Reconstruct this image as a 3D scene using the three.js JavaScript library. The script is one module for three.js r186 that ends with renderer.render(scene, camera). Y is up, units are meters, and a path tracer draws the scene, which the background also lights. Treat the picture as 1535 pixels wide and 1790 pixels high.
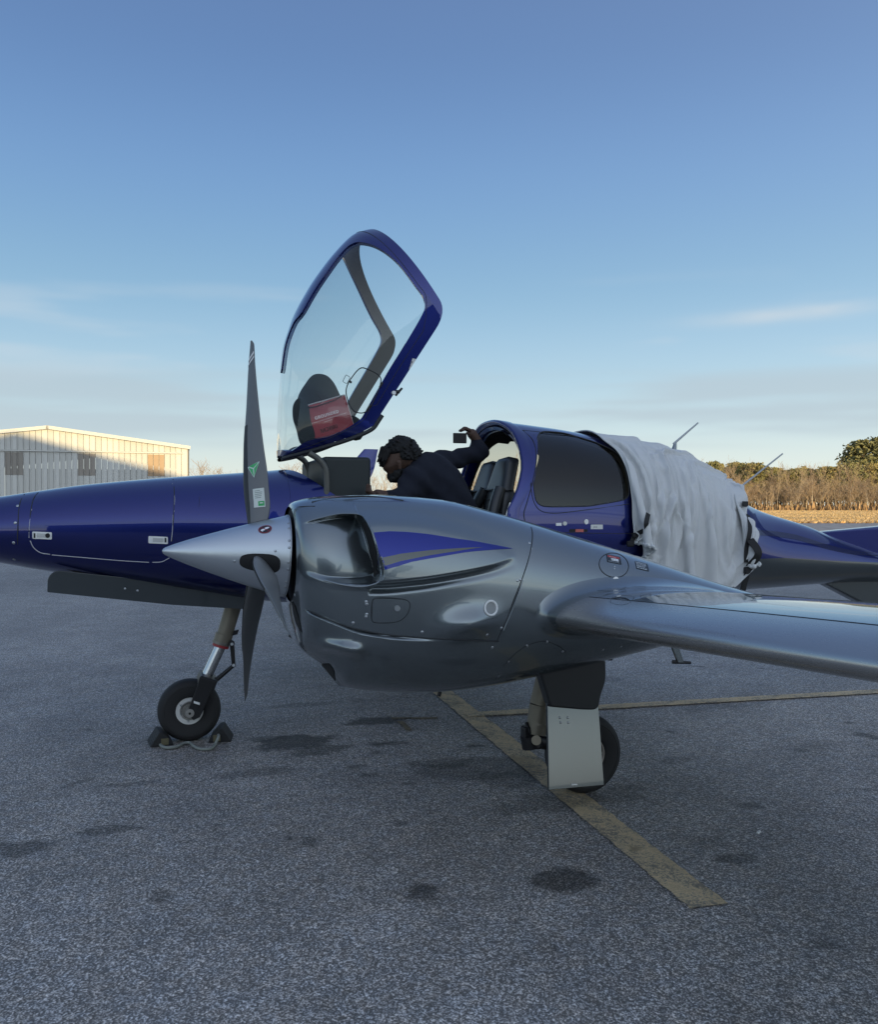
import * as THREE from 'three';
import { mergeGeometries } from 'three/addons/utils/BufferGeometryUtils.js';
import { MarchingCubes } from 'three/addons/objects/MarchingCubes.js';
import { TessellateModifier } from 'three/addons/modifiers/TessellateModifier.js';
import { RoundedBoxGeometry } from 'three/addons/geometries/RoundedBoxGeometry.js';

// ------------------------------------------------------------------ camera, sky, sun, exposure
const V = (x, y, z) => new THREE.Vector3(x, y, z);
const scene = new THREE.Scene();
const FOCAL = 1535, PW = 1535, PH = 1790;                      // focal length and frame in photograph pixels
const camera = new THREE.PerspectiveCamera(2 * Math.atan(PH / 2 / FOCAL) * 180 / Math.PI, 879 / 1024, 0.05, 4000);
const YAW = 17.2 * Math.PI / 180, PITCH = Math.atan(11 / FOCAL);
const EYE = V(-0.124, 1.33, 5.18);
const RIGHT = V(Math.cos(YAW), 0, Math.sin(YAW)), AHEAD = V(Math.sin(YAW), 0, -Math.cos(YAW)), UPW = V(0, 1, 0);
const LOOK = AHEAD.clone().multiplyScalar(Math.cos(PITCH)).addScaledVector(UPW, -Math.sin(PITCH));
const CUP = UPW.clone().multiplyScalar(Math.cos(PITCH)).addScaledVector(AHEAD, Math.sin(PITCH));
camera.position.copy(EYE);
camera.lookAt(EYE.clone().add(LOOK));
camera.updateMatrixWorld(true);

const SUN_ELEV = 4.6 * Math.PI / 180, SUN_TURN = 20 * Math.PI / 180;   // low sun behind the viewer, a little to the right
const SUN_H = RIGHT.clone().multiplyScalar(Math.sin(SUN_TURN)).addScaledVector(AHEAD, -Math.cos(SUN_TURN));
const SUN = SUN_H.clone().multiplyScalar(Math.cos(SUN_ELEV)).addScaledVector(UPW, Math.sin(SUN_ELEV));
const sun = new THREE.DirectionalLight(new THREE.Color(1.0, 0.77, 0.40), 5.0);
sun.position.copy(SUN).multiplyScalar(160);
sun.castShadow = true; sun.shadow.radius = 0.6; sun.shadow.mapSize.set(4096, 4096);
Object.assign(sun.shadow.camera, { left: -140, right: 140, top: 90, bottom: -40, near: 1, far: 600 });
scene.add(sun, sun.target);

const renderer = new THREE.WebGLRenderer({ antialias: true });
renderer.setSize(879, 1024);
renderer.toneMapping = THREE.LinearToneMapping;
renderer.toneMappingExposure = 1.0;
renderer.shadowMap.enabled = true;

// ------------------------------------------------------------------ small tools
function rng(seed) { let s = seed >>> 0; return () => { s = (s + 0x6d2b79f5) | 0; let t = Math.imul(s ^ (s >>> 15), 1 | s); t = (t + Math.imul(t ^ (t >>> 7), 61 | t)) ^ t; return ((t ^ (t >>> 14)) >>> 0) / 4294967296; }; }
const hash = (i, j, k = 0) => { let h = Math.imul(i, 374761393) + Math.imul(j, 668265263) + Math.imul(k, 974711) | 0; h = Math.imul(h ^ (h >>> 13), 1274126177); return ((h ^ (h >>> 16)) >>> 0) / 4294967296; };
function noise2(x, y, k = 0, wrap = 0) {                        // value noise, 0..1, tiling when wrap is given
  const i = Math.floor(x), j = Math.floor(y), u = x - i, v = y - j, a = u * u * (3 - 2 * u), b = v * v * (3 - 2 * v);
  const w = (n) => (wrap ? ((n % wrap) + wrap) % wrap : n);
  const h = (p, q) => hash(w(p), w(q), k);
  return (h(i, j) * (1 - a) + h(i + 1, j) * a) * (1 - b) + (h(i, j + 1) * (1 - a) + h(i + 1, j + 1) * a) * b;
}
const fbm = (x, y, k = 0, o = 4) => { let s = 0, a = 0.5, t = 0; for (let n = 0; n < o; n++) { s += a * noise2(x, y, k + n); t += a; x *= 2.03; y *= 2.03; a *= 0.5; } return s / t; };
const smooth = (a, b, x) => { const t = Math.min(1, Math.max(0, (x - a) / (b - a))); return t * t * (3 - 2 * t); };
const clamp = (x, a, b) => Math.min(b, Math.max(a, x));
const mix = (a, b, t) => a + (b - a) * t;

const used = {};
function numbered(name) { const n = used[name] = (used[name] ?? -1) + 1; return n ? `${name}_${String(n).padStart(3, '0')}` : name; }
function tag(o, label, category, group, kind) {
  if (label) o.userData.label = label;
  if (category) o.userData.category = category;
  if (group) o.userData.group = group;
  if (kind) o.userData.kind = kind;
  return o;
}
function obj(name, geo, mat, parent = scene) {
  const m = new THREE.Mesh(Array.isArray(geo) ? merge(geo) : geo, mat);
  m.name = parent === scene ? numbered(name) : name; m.castShadow = m.receiveShadow = true; parent.add(m); return m;
}
function grp(name, parent = scene, p = [0, 0, 0]) { const g = new THREE.Group(); g.name = parent === scene ? numbered(name) : name; g.position.set(...p); parent.add(g); return g; }
function merge(list) {
  return mergeGeometries(list.map((g) => {
    g = g.index ? g.toNonIndexed() : g;
    for (const k of Object.keys(g.attributes)) if (!['position', 'normal'].includes(k)) g.deleteAttribute(k);
    return g;
  }));
}
// pixels of the photograph to points in the place
function ray(u, v) { return LOOK.clone().addScaledVector(RIGHT, (u - PW / 2) / FOCAL).addScaledVector(CUP, (PH / 2 - v) / FOCAL); }
function atZ(u, v, z) { const d = ray(u, v); return EYE.clone().addScaledVector(d, (z - EYE.z) / d.z); }
function atX(u, v, x) { const d = ray(u, v); return EYE.clone().addScaledVector(d, (x - EYE.x) / d.x); }
function atY(u, v, y) { const d = ray(u, v); return EYE.clone().addScaledVector(d, (y - EYE.y) / d.y); }

function interp(xs, ys) {                                       // monotone cubic through (xs, ys)
  const n = xs.length, d = [], m = [];
  for (let i = 0; i < n - 1; i++) d.push((ys[i + 1] - ys[i]) / (xs[i + 1] - xs[i]));
  for (let i = 0; i < n; i++) m.push(i === 0 ? d[0] : i === n - 1 ? d[n - 2] : d[i - 1] * d[i] <= 0 ? 0 : 2 * d[i - 1] * d[i] / (d[i - 1] + d[i]));
  return (x) => {
    if (x <= xs[0]) return ys[0]; if (x >= xs[n - 1]) return ys[n - 1];
    let i = 0; while (x > xs[i + 1]) i++;
    const h = xs[i + 1] - xs[i], t = (x - xs[i]) / h, t2 = t * t, t3 = t2 * t;
    return (2 * t3 - 3 * t2 + 1) * ys[i] + (t3 - 2 * t2 + t) * h * m[i] + (-2 * t3 + 3 * t2) * ys[i + 1] + (t3 - t2) * h * m[i + 1];
  };
}
const curve = (...pts) => interp(pts.map((p) => p[0]), pts.map((p) => p[1]));
function geom(pos, nor, idx, uv) {
  const g = new THREE.BufferGeometry();
  g.setAttribute('position', new THREE.Float32BufferAttribute(pos, 3));
  if (nor) g.setAttribute('normal', new THREE.Float32BufferAttribute(nor, 3));
  if (uv) g.setAttribute('uv', new THREE.Float32BufferAttribute(uv, 2));
  if (idx) g.setIndex(idx);
  if (!nor) g.computeVertexNormals();
  return g;
}
// S(u, v) -> [x, y, z]; its normal by differences
function normalOf(S, u, v, e = 1e-3, flip = 1) {
  const a = S(u + e, v), b = S(u - e, v), c = S(u, v + e), d = S(u, v - e);
  const px = a[0] - b[0], py = a[1] - b[1], pz = a[2] - b[2], qx = c[0] - d[0], qy = c[1] - d[1], qz = c[2] - d[2];
  let n = [py * qz - pz * qy, pz * qx - px * qz, px * qy - py * qx];
  const l = Math.hypot(...n) || 1; return n.map((k) => flip * k / l);
}
function gridSurf(S, us, vs, { flip = 1, off = 0, wrap = false, own = false, e = 1e-3 } = {}) {
  const pos = [], nor = [], idx = [], uv = [], nv = vs.length;
  for (const u0 of us) for (const v0 of vs) {
    const u = u0, v = typeof v0 === 'function' ? v0(u) : v0, p = S(u, v);
    if (!own || off) { const n = normalOf(S, u, v, e, flip); nor.push(...n); pos.push(p[0] + n[0] * off, p[1] + n[1] * off, p[2] + n[2] * off); } else pos.push(...p);
    uv.push(u, v);
  }
  for (let i = 0; i < us.length - 1; i++) for (let j = 0; j < (wrap ? nv : nv - 1); j++) {
    const a = i * nv + j, b = a + nv, k = (j + 1) % nv, c = i * nv + k, d = c + nv;
    flip > 0 ? idx.push(a, b, d, a, d, c) : idx.push(a, d, b, a, c, d);
  }
  return geom(pos, own ? null : nor, idx, uv);
}
const span = (a, b, n) => Array.from({ length: n + 1 }, (_, i) => a + (b - a) * i / n);
// a flat outline (in the surface's own u, v) laid on a surface; k = [ku, kv] scales u, v to about metres for the subdivision
function patch(S, outline, { holes = [], off = 0, max = 0.03, flip = 1, k = [1, 1], thick = 0, e = 1e-3 } = {}) {
  const sh = new THREE.Shape(outline.map((p) => new THREE.Vector2(p[0] * k[0], p[1] * k[1])));
  for (const h of holes) sh.holes.push(new THREE.Path(h.map((p) => new THREE.Vector2(p[0] * k[0], p[1] * k[1]))));
  let g = new THREE.ShapeGeometry(sh).toNonIndexed();
  g = new TessellateModifier(max, 12).modify(g);
  const q = g.attributes.position, pos = [], nor = [], uv = [];
  const put = (u, v, o, sgn) => { const p = S(u, v), n = normalOf(S, u, v, e, flip); pos.push(p[0] + n[0] * o, p[1] + n[1] * o, p[2] + n[2] * o); nor.push(n[0] * sgn, n[1] * sgn, n[2] * sgn); uv.push(u, v); };
  const order = flip > 0 ? [0, 1, 2] : [0, 2, 1];
  for (let i = 0; i < q.count; i += 3) for (const j of order) put(q.getX(i + j) / k[0], q.getY(i + j) / k[1], off, 1);
  const out = geom(pos, nor, null, uv);
  if (!thick) return out;
  const rim = [];
  for (const loop of [outline, ...holes]) for (let i = 0; i < loop.length; i++) {
    const a = loop[i], b = loop[(i + 1) % loop.length], m = Math.max(1, Math.ceil(Math.hypot((b[0] - a[0]) * k[0], (b[1] - a[1]) * k[1]) / max));
    for (let s = 0; s < m; s++) {
      const f = (t, o) => { const u = mix(a[0], b[0], t), v = mix(a[1], b[1], t), p = S(u, v), n = normalOf(S, u, v, e, flip); return [p[0] + n[0] * o, p[1] + n[1] * o, p[2] + n[2] * o]; };
      const p0 = f(s / m, off), p1 = f((s + 1) / m, off), p2 = f((s + 1) / m, off - thick), p3 = f(s / m, off - thick);
      rim.push(...p0, ...p1, ...p2, ...p0, ...p2, ...p3);
    }
  }
  const r = geom(rim); r.setAttribute('uv', new THREE.Float32BufferAttribute(new Float32Array(rim.length / 3 * 2), 2));
  return mergeGeometries([out, r]);
}
function tube(pts, r, seg = 6, n = 0, closed = false) { return new THREE.TubeGeometry(new THREE.CatmullRomCurve3(pts.map((p) => (p.isVector3 ? p : V(...p))), closed, 'centripetal'), n || pts.length * 6, r, seg, closed); }
function cyl(a, b, r0, r1 = r0, seg = 16) {
  a = a.isVector3 ? a : V(...a); b = b.isVector3 ? b : V(...b);
  const d = b.clone().sub(a), g = new THREE.CylinderGeometry(r1, r0, d.length(), seg, 1);
  g.applyQuaternion(new THREE.Quaternion().setFromUnitVectors(UPW, d.clone().normalize()));
  g.translate((a.x + b.x) / 2, (a.y + b.y) / 2, (a.z + b.z) / 2); return g;
}
function box(w, h, d, x = 0, y = 0, z = 0, r = 0) { const g = r ? new RoundedBoxGeometry(w, h, d, 2, r) : new THREE.BoxGeometry(w, h, d); g.translate(x, y, z); return g; }
// a plate through four or more corner points, given a thickness along dir
function plate(pts, dir, t, bevel = 0) {
  const o = pts[0], n = dir.clone().normalize(), e1 = pts[1].clone().sub(o).normalize(), e2 = n.clone().cross(e1).normalize();
  const sh = new THREE.Shape(pts.map((p) => { const d = p.clone().sub(o); return new THREE.Vector2(d.dot(e1), d.dot(e2)); }));
  const g = new THREE.ExtrudeGeometry(sh, { depth: t, bevelEnabled: bevel > 0, bevelSize: bevel, bevelThickness: bevel, bevelSegments: 2, steps: 1 });
  g.applyMatrix4(new THREE.Matrix4().makeBasis(e1, e2, n).setPosition(o)); return g;
}
function rounded(pts, r, n = 5) {                               // rounds the corners of a closed 2D outline
  const out = [];
  pts.forEach((p, i) => {
    const a = pts[(i + pts.length - 1) % pts.length], b = pts[(i + 1) % pts.length], R = p[2] ?? r;
    const la = Math.hypot(a[0] - p[0], a[1] - p[1]), lb = Math.hypot(b[0] - p[0], b[1] - p[1]), ra = Math.min(R, la * 0.48), rb = Math.min(R, lb * 0.48);
    const s = [p[0] + (a[0] - p[0]) / la * ra, p[1] + (a[1] - p[1]) / la * ra], e = [p[0] + (b[0] - p[0]) / lb * rb, p[1] + (b[1] - p[1]) / lb * rb];
    for (let k = 0; k <= n; k++) { const t = k / n; out.push([(1 - t) ** 2 * s[0] + 2 * t * (1 - t) * p[0] + t * t * e[0], (1 - t) ** 2 * s[1] + 2 * t * (1 - t) * p[1] + t * t * e[1]]); }
  });
  return out;
}
// ------------------------------------------------------------------ textures
function dataTex(w, h, f, { srgb = true, repeat = true } = {}) {
  const d = new Uint8Array(w * h * 4);
  for (let y = 0; y < h; y++) for (let x = 0; x < w; x++) { const c = f(x, y), o = (y * w + x) * 4; d[o] = c[0]; d[o + 1] = c[1]; d[o + 2] = c[2]; d[o + 3] = 255; }
  const t = new THREE.DataTexture(d, w, h); t.magFilter = t.minFilter = THREE.LinearFilter;
  if (repeat) t.wrapS = t.wrapT = THREE.RepeatWrapping;
  if (srgb) t.colorSpace = THREE.SRGBColorSpace; t.needsUpdate = true; return t;
}
function canvasTex(w, h, draw) {
  const c = document.createElement('canvas'); c.width = w; c.height = h; draw(c.getContext('2d'), w, h);
  const t = new THREE.CanvasTexture(c); t.colorSpace = THREE.SRGBColorSpace; t.magFilter = THREE.LinearFilter; return t;
}
const lin = (r, g, b) => new THREE.Color().setRGB(r, g, b);
const std = (name, c, roughness = 0.6, metalness = 0, more = {}) => new THREE.MeshStandardMaterial({ name, color: Array.isArray(c) ? lin(...c) : c, roughness, metalness, side: THREE.DoubleSide, ...more });
const phy = (name, c, roughness, metalness, more = {}) => new THREE.MeshPhysicalMaterial({ name, color: Array.isArray(c) ? lin(...c) : c, roughness, metalness, side: THREE.DoubleSide, ...more });

// ------------------------------------------------------------------ sky (computed: clear dusk-like blue with thin streaks of cloud near the horizon)
{
  const W = 2048, H = 1024, d = new Float32Array(W * H * 4);
  const s2l = (c) => c.map((k) => { k /= 255; return k <= 0.04045 ? k / 12.92 : ((k + 0.055) / 1.055) ** 2.4; });
  const stops = [[0, [229, 232, 218]], [2.2, [219, 229, 222]], [5, [196, 218, 224]], [9, [166, 200, 221]], [14, [132, 175, 209]], [20, [107, 151, 199]], [28, [80, 121, 175]], [36, [70, 107, 161]], [55, [76, 112, 165]], [90, [86, 121, 172]]].map(([a, c]) => [a, s2l(c)]);
  const ch = [0, 1, 2].map((k) => interp(stops.map((s) => s[0]), stops.map((s) => s[1][k])));
  const cr = RIGHT, ca = AHEAD;
  for (let y = 0; y < H; y++) {
    const el = ((y + 0.5) / H - 0.5) * 180, e = Math.max(el, 0), base = ch.map((f) => f(e));
    for (let x = 0; x < W; x++) {
      const az = ((x + 0.5) / W - 0.5) * 2 * Math.PI, dx = Math.cos(az), dz = Math.sin(az);
      const a = Math.atan2(dx * cr.x + dz * cr.z, dx * ca.x + dz * ca.z) * 180 / Math.PI;   // degrees to the right of the view
      const er = e * Math.PI / 180, from = Math.acos(clamp(Math.cos(er) * (dx * SUN_H.x + dz * SUN_H.z) * Math.cos(SUN_ELEV) + Math.sin(er) * Math.sin(SUN_ELEV), -1, 1)) * 180 / Math.PI;
      const warm = Math.exp(-from / 46);                        // the glow of the air round the low sun
      let c = [base[0] + 1.36 * warm, base[1] + 1.40 * warm, base[2] + 1.36 * warm];
      if (e < 17 && el > -1) {
      // long flat streaks, all round
      const w = fbm(a / 26 + 7, e / 1.5, 3, 4), w2 = fbm(a / 9 + 3, e / 0.55 + a * 0.03, 11, 4);
      let cl = smooth(0.40, 0.62, w * 0.72 + w2 * 0.28) * smooth(3.2, 4.8, e) * (1 - smooth(7.4, 9.0, e)) * 0.62;
      let c2 = smooth(0.56, 0.8, fbm(a / 14 + 31, e / 1.1, 23, 5)) * smooth(6.5, 9, e) * (1 - smooth(11.5, 15, e)) * 0.35;
      // the one clear wisp to the right
      const wx = (a - 21.5) / 5.5, wy = (e - 11.45 - 0.1 * wx + 0.25 * (w2 - 0.5)) / 0.42;
      c2 = Math.max(c2, 0.75 * Math.exp(-wx * wx * 1.3 - wy * wy) * (0.55 + 0.8 * fbm(a / 2, e / 0.3, 41, 3)));
      const grey = s2l([184, 199, 209]), white = s2l([205, 217, 226]);
      c = c.map((v, k) => mix(mix(v, grey[k], cl), white[k], Math.min(1, c2)));
      }
      const o = (y * W + x) * 4; d[o] = c[0]; d[o + 1] = c[1]; d[o + 2] = c[2]; d[o + 3] = 1;
    }
  }
  const sky = new THREE.DataTexture(d, W, H, THREE.RGBAFormat, THREE.FloatType);
  sky.mapping = THREE.EquirectangularReflectionMapping; sky.magFilter = sky.minFilter = THREE.LinearFilter; sky.needsUpdate = true;
  scene.background = sky; scene.environment = sky;
}
// ------------------------------------------------------------------ the ground
const camAt = (right, ahead, y = 0) => V(EYE.x, y, EYE.z).addScaledVector(RIGHT, right).addScaledVector(AHEAD, ahead);
const stains = [];                                              // [x, z, rx, rz, turn, strength, ragged]
{
  const st = (u, v, rx, rz, k, ragged = 0.5, turn = 0) => { const p = atY(u, v, 0); stains.push([p.x, p.z, rx, rz, turn, Math.min(0.8, k * 1.3), ragged]); };
  st(985, 1537, 0.125, 0.1, 0.5, 0.25); st(512, 1296, 0.27, 0.17, 0.6, 0.7); st(655, 1262, 0.2, 0.1, 0.55, 0.8); st(845, 1345, 0.36, 0.22, 0.36, 0.4); st(935, 1408, 0.22, 0.12, 0.3, 0.6);
  st(1310, 1408, 0.07, 0.045, 0.4, 0.6); st(1290, 1500, 0.075, 0.05, 0.4, 0.6); st(735, 1560, 0.05, 0.06, 0.5, 0.9); st(40, 1482, 0.11, 0.09, 0.45, 0.8); st(185, 1450, 0.1, 0.05, 0.38, 0.9);
  st(835, 1303, 0.06, 0.03, 0.5, 0.7); st(620, 1340, 0.1, 0.04, 0.4, 0.9); st(1085, 1390, 0.16, 0.12, 0.26, 0.7); st(560, 1310, 0.16, 0.09, 0.45, 0.9); st(470, 1290, 0.12, 0.06, 0.4, 0.9); st(780, 1335, 0.22, 0.1, 0.3, 0.9); st(680, 1300, 0.1, 0.06, 0.4, 0.9); st(900, 1360, 0.2, 0.12, 0.3, 0.9); st(660, 1300, 0.07, 0.03, 0.4, 0.9); st(1180, 1330, 0.09, 0.05, 0.2, 0.8);
  st(1230, 1470, 0.15, 0.1, 0.18, 0.8); st(900, 1468, 0.03, 0.02, 0.4, 0.8); st(640, 1355, 0.05, 0.02, 0.5, 0.9); st(510, 1465, 0.03, 0.016, 0.6, 0.6); st(450, 1350, 0.2, 0.06, 0.3, 0.9);
  st(240, 1370, 0.12, 0.04, 0.28, 0.9); st(1260, 1235, 0.35, 0.1, 0.2, 0.9); st(1010, 1190, 0.4, 0.12, 0.22, 0.9); st(560, 1230, 0.25, 0.06, 0.25, 0.9); st(1450, 1300, 0.3, 0.1, 0.14, 0.9);
  const r = rng(5); for (let i = 0; i < 130; i++) stains.push([-3 + 9 * r(), -2.5 + 5.8 * r(), 0.02 + 0.07 * r() * r(), 0.015 + 0.05 * r() * r(), r() * 3, 0.25 + 0.35 * r(), 0.9]);
}
function stainAt(x, z) {
  let k = 1;
  for (const [sx, sz, rx, rz, t, s, rag] of stains) {
    const dx = x - sx, dz = z - sz; if (Math.abs(dx) > 2 * Math.max(rx, rz) || Math.abs(dz) > 2 * Math.max(rx, rz)) continue;
    const c = Math.cos(t), q = Math.hypot((dx * c + dz * Math.sin(t)) / rx, (dz * c - dx * Math.sin(t)) / rz) + rag * 2.2 * (fbm(x * 9 / Math.sqrt(rx * 9), z * 9 / Math.sqrt(rx * 9), 77, 4) - 0.5) + rag * 0.7 * (fbm(x * 38, z * 38, 79, 2) - 0.5);
    k *= 1 - s * (1 - smooth(0.72, 1.08, q));
  }
  return k;
}
const TILE = 4, TS = 2048;
let asphaltMap, asphaltBump;
{
  const n1 = new Float32Array(TS * TS), n2 = new Float32Array(TS * TS), r = rng(9);
  for (let i = 0; i < TS * TS; i++) n1[i] = r();
  const at = (x, y) => n1[((y + TS) % TS) * TS + (x + TS) % TS];
  for (let y = 0; y < TS; y++) for (let x = 0; x < TS; x++) {
    // stones of about 5 to 9 mm between darker binder
    const f = noise2(x / 1.55, y / 1.55, 1, 0), g = noise2(x / 2.9 + 11, y / 2.9, 2, 0), h = noise2(x * 16 / TS, y * 16 / TS, 3, 16) * 0.6 + noise2(x * 64 / TS, y * 64 / TS, 4, 64) * 0.4;
    const fine = (at(x, y) + at(x + 1, y) + at(x, y + 1)) / 3;
    n2[y * TS + x] = 0.5 * f + 0.34 * g + 0.16 * fine + 0.07 * (h - 0.5);
  }
  asphaltMap = dataTex(TS, TS, (x, y) => {
    const k = n2[y * TS + x], s = smooth(0.36, 0.66, k), p = smooth(0.62, 0.76, k), b = 92 + 78 * s + 54 * p, w = noise2(x * 128 / TS, y * 128 / TS, 8, 128) - 0.5;
    return [b * (1 + 0.04 * w), b, b * (1.02 - 0.05 * w)];
  });
  asphaltBump = dataTex(TS / 2, TS / 2, (x, y) => { const k = 255 * smooth(0.25, 0.75, n2[2 * y * TS + 2 * x]); return [k, k, k]; }, { srgb: false });
}
const M = {};
M.asphalt = std('asphalt', [1.07, 0.985, 0.87], 0.66, 0, { map: asphaltMap, bumpMap: asphaltBump, bumpScale: 0.004, vertexColors: true });
{
  const axis = (lo, hi, step, far) => { const a = []; for (let x = lo; x <= hi + 1e-6; x += step) a.push(x); let s = step, x = hi; while (x < far) { s *= 1.5; x = Math.min(far, x + s); a.push(x); } s = step; x = lo; while (x > -far) { s *= 1.5; x = Math.max(-far, x - s); a.unshift(x); } return a; };
  const xs = axis(-3, 5, 0.022, 2500), zs = axis(-2.4, 3.8, 0.022, 2500), pos = [], col = [], uv = [], idx = [];
  for (const x of xs) for (const z of zs) {
    pos.push(x, 0, z); uv.push(x / TILE, z / TILE);
    const inside = x > -3.5 && x < 5.5 && z > -3 && z < 4.3;
    const big = 0.80 + 0.40 * fbm(x * 0.55 + 5, z * 0.55, 61, 3), mid = 0.86 + 0.28 * fbm(x * 3.1, z * 3.1, 71, 3), k = Math.abs(x) < 40 && Math.abs(z) < 40 ? big * mid * (inside ? stainAt(x, z) : 1) : 1;
    col.push(k * 0.99, k, k * 1.01);
  }
  const nz = zs.length; for (let i = 0; i < xs.length - 1; i++) for (let j = 0; j < nz - 1; j++) { const a = i * nz + j, b = a + nz; idx.push(a, a + 1, b + 1, a, b + 1, b); }
  const g = geom(pos, pos.map((_, i) => (i % 3 === 1 ? 1 : 0)), idx, uv); g.setAttribute('color', new THREE.Float32BufferAttribute(col, 3));
  tag(obj('tarmac', g, M.asphalt), 'wide grey asphalt apron with dark oil stains', 'tarmac', null, 'structure');
}
// faded yellow lines, as thin sheets of paint with worn edges
const paintMap = dataTex(512, 512, (x, y) => { const a = fbm(x / 60, y / 60, 91, 4), b = noise2(x / 2.2, y / 2.2, 92), c = noise2(x / 5, y / 5, 93), w = smooth(0.54, 0.64, a * 0.5 + b * 0.32 + c * 0.18); const k = 0.78 + 0.2 * b + 0.2 * (a - 0.5), g = 70 + 60 * b; return [mix(246 * k, g, 0.7 * w), mix(222 * k, g, 0.7 * w), mix(180 * k, g, 0.7 * w)]; });
M.paintLine = std('line_paint', [0.98, 0.94, 0.88], 0.8, 0, { map: paintMap, bumpMap: asphaltBump, bumpScale: 0.002, vertexColors: true });
function stripe(a, b, w, n, y = 0.004) {
  const d = b.clone().sub(a), L = d.length(), s = V(-d.z, 0, d.x).normalize(), pos = [], uv = [], col = [], idx = [], nw = 8, r = rng(Math.round(L * 100));
  for (let i = 0; i <= n; i++) {
    const jl = (noise2(i * 0.7, 1, 5) - 0.5) * 0.010, jr = (noise2(i * 0.7, 2, 6) - 0.5) * 0.010;
    for (let j = 0; j <= nw; j++) {
      const t = i / n, q = (j / nw - 0.5) * w + (j === 0 ? jl : j === nw ? jr : 0), p = a.clone().addScaledVector(d, t).addScaledVector(s, q);
      pos.push(p.x, y, p.z); uv.push(t * L / 0.8, (j / nw) * w / 0.8); const k = 0.75 + 0.25 * stainAt(p.x, p.z) + 0.3 * (fbm(p.x * 4, p.z * 4, 17, 3) - 0.5), m = k * mix(1, stainAt(p.x, p.z), 0.6); col.push(m, m, m);
    }
  }
  for (let i = 0; i < n; i++) for (let j = 0; j < nw; j++) { const p = i * (nw + 1) + j, q = p + nw + 1; idx.push(p, p + 1, q + 1, p, q + 1, q); }
  const g = geom(pos, pos.map((_, i) => (i % 3 === 1 ? 1 : 0)), idx, uv); g.setAttribute('color', new THREE.Float32BufferAttribute(col, 3)); return g;
}
{
  const mid = (u, v, u2, v2) => atY(u, v, 0).add(atY(u2, v2, 0)).multiplyScalar(0.5);
  const a = mid(762, 1215, 798, 1215), b = mid(1206, 1588, 1274, 1582), far = a.clone().addScaledVector(a.clone().sub(b), 0.9);
  tag(obj('painted_line', stripe(far, b, 0.14, 300), M.paintLine), 'wide faded yellow line running from the engine to the front of the tarmac', 'painted line', null, 'structure');
  const c = atY(815, 1251, 0), d = atY(1535, 1210, 0), e = c.clone().addScaledVector(d.clone().sub(c), 1.8);
  tag(obj('painted_line', stripe(c, e, 0.115, 260, 0.008), M.paintLine), 'thin faded yellow line crossing behind the main wheel', 'painted line', null, 'structure');
  // a worn out letter-like mark
  const m0 = atY(685, 1256, 0), m1 = atY(765, 1256, 0), m2 = atY(700, 1262, 0), m3 = atY(716, 1278, 0);
  M.wornPaint = std('worn_paint', [0.3, 0.29, 0.27], 0.85, 0, { map: paintMap, bumpMap: asphaltBump, bumpScale: 0.002 });
  const g1 = stripe(m0, m1, 0.035, 20, 0.004), g2 = stripe(m2, m3, 0.035, 12, 0.006), g = mergeGeometries([g1, g2]);
  tag(obj('painted_mark', g, M.wornPaint), 'small worn out pale paint mark left of the wide yellow line', 'painted mark', null, 'structure');
}
// sunlit runway strip and straw coloured field beyond
M.concrete = std('runway_concrete', [0.50, 0.46, 0.43], 0.9, 0, { map: dataTex(256, 256, (x, y) => { const k = 190 + 60 * noise2(x * 24 / 256, y * 24 / 256, 31, 24) + 20 * hash(x, y, 3) - 20; return [k, k, k]; }) });
M.straw = std('straw', [0.62, 0.44, 0.2], 0.95, 0, { map: dataTex(512, 512, (x, y) => { const a = noise2(x * 20 / 512, y * 20 / 512, 41, 20), b = noise2(x * 90 / 512, y * 90 / 512, 42, 90), c = hash(x, y, 7), k = 150 + 60 * a + 34 * b + 14 * c; return [k, k * (0.97 + 0.04 * b), k * (0.9 + 0.08 * a)]; }) });
function sheet(r0, r1, z0, z1, y, rep, n = 2) {
  const pos = [], uv = [], idx = []; for (let i = 0; i <= n; i++) for (let j = 0; j <= n; j++) { const p = camAt(mix(r0, r1, i / n), mix(z0, z1, j / n), y); pos.push(p.x, p.y, p.z); uv.push(mix(r0, r1, i / n) / rep, mix(z0, z1, j / n) / rep); }
  for (let i = 0; i < n; i++) for (let j = 0; j < n; j++) { const a = i * (n + 1) + j, b = a + n + 1; idx.push(a, b + 1, a + 1, a, b, b + 1); }
  return geom(pos, pos.map((_, i) => (i % 3 === 1 ? 1 : 0)), idx, uv);
}
tag(obj('runway', sheet(-12, 400, 45, 66, 0.012, 7), M.concrete), 'pale sunlit taxiway strip in front of the straw field', 'runway', null, 'structure');
{
  const n = 60, pos = [], uv = [], idx = [];
  for (let i = 0; i <= n; i++) for (let j = 0; j <= n; j++) { const r = mix(-60, 500, i / n), a = 66 + (j / n) ** 1.6 * 600, y = 0.02 + 0.22 * smooth(0, 12, a - 66) * fbm(r / 22, a / 30, 8, 3); const p = camAt(r, a, y); pos.push(p.x, p.y, p.z); uv.push(r / 9, a / 9); }
  for (let i = 0; i < n; i++) for (let j = 0; j < n; j++) { const a = i * (n + 1) + j, b = a + n + 1; idx.push(a, b + 1, a + 1, a, b, b + 1); }
  tag(obj('field', geom(pos, null, idx, uv), M.straw), 'dry straw coloured field in low sunlight before the trees', 'field', null, 'structure');
}
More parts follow.
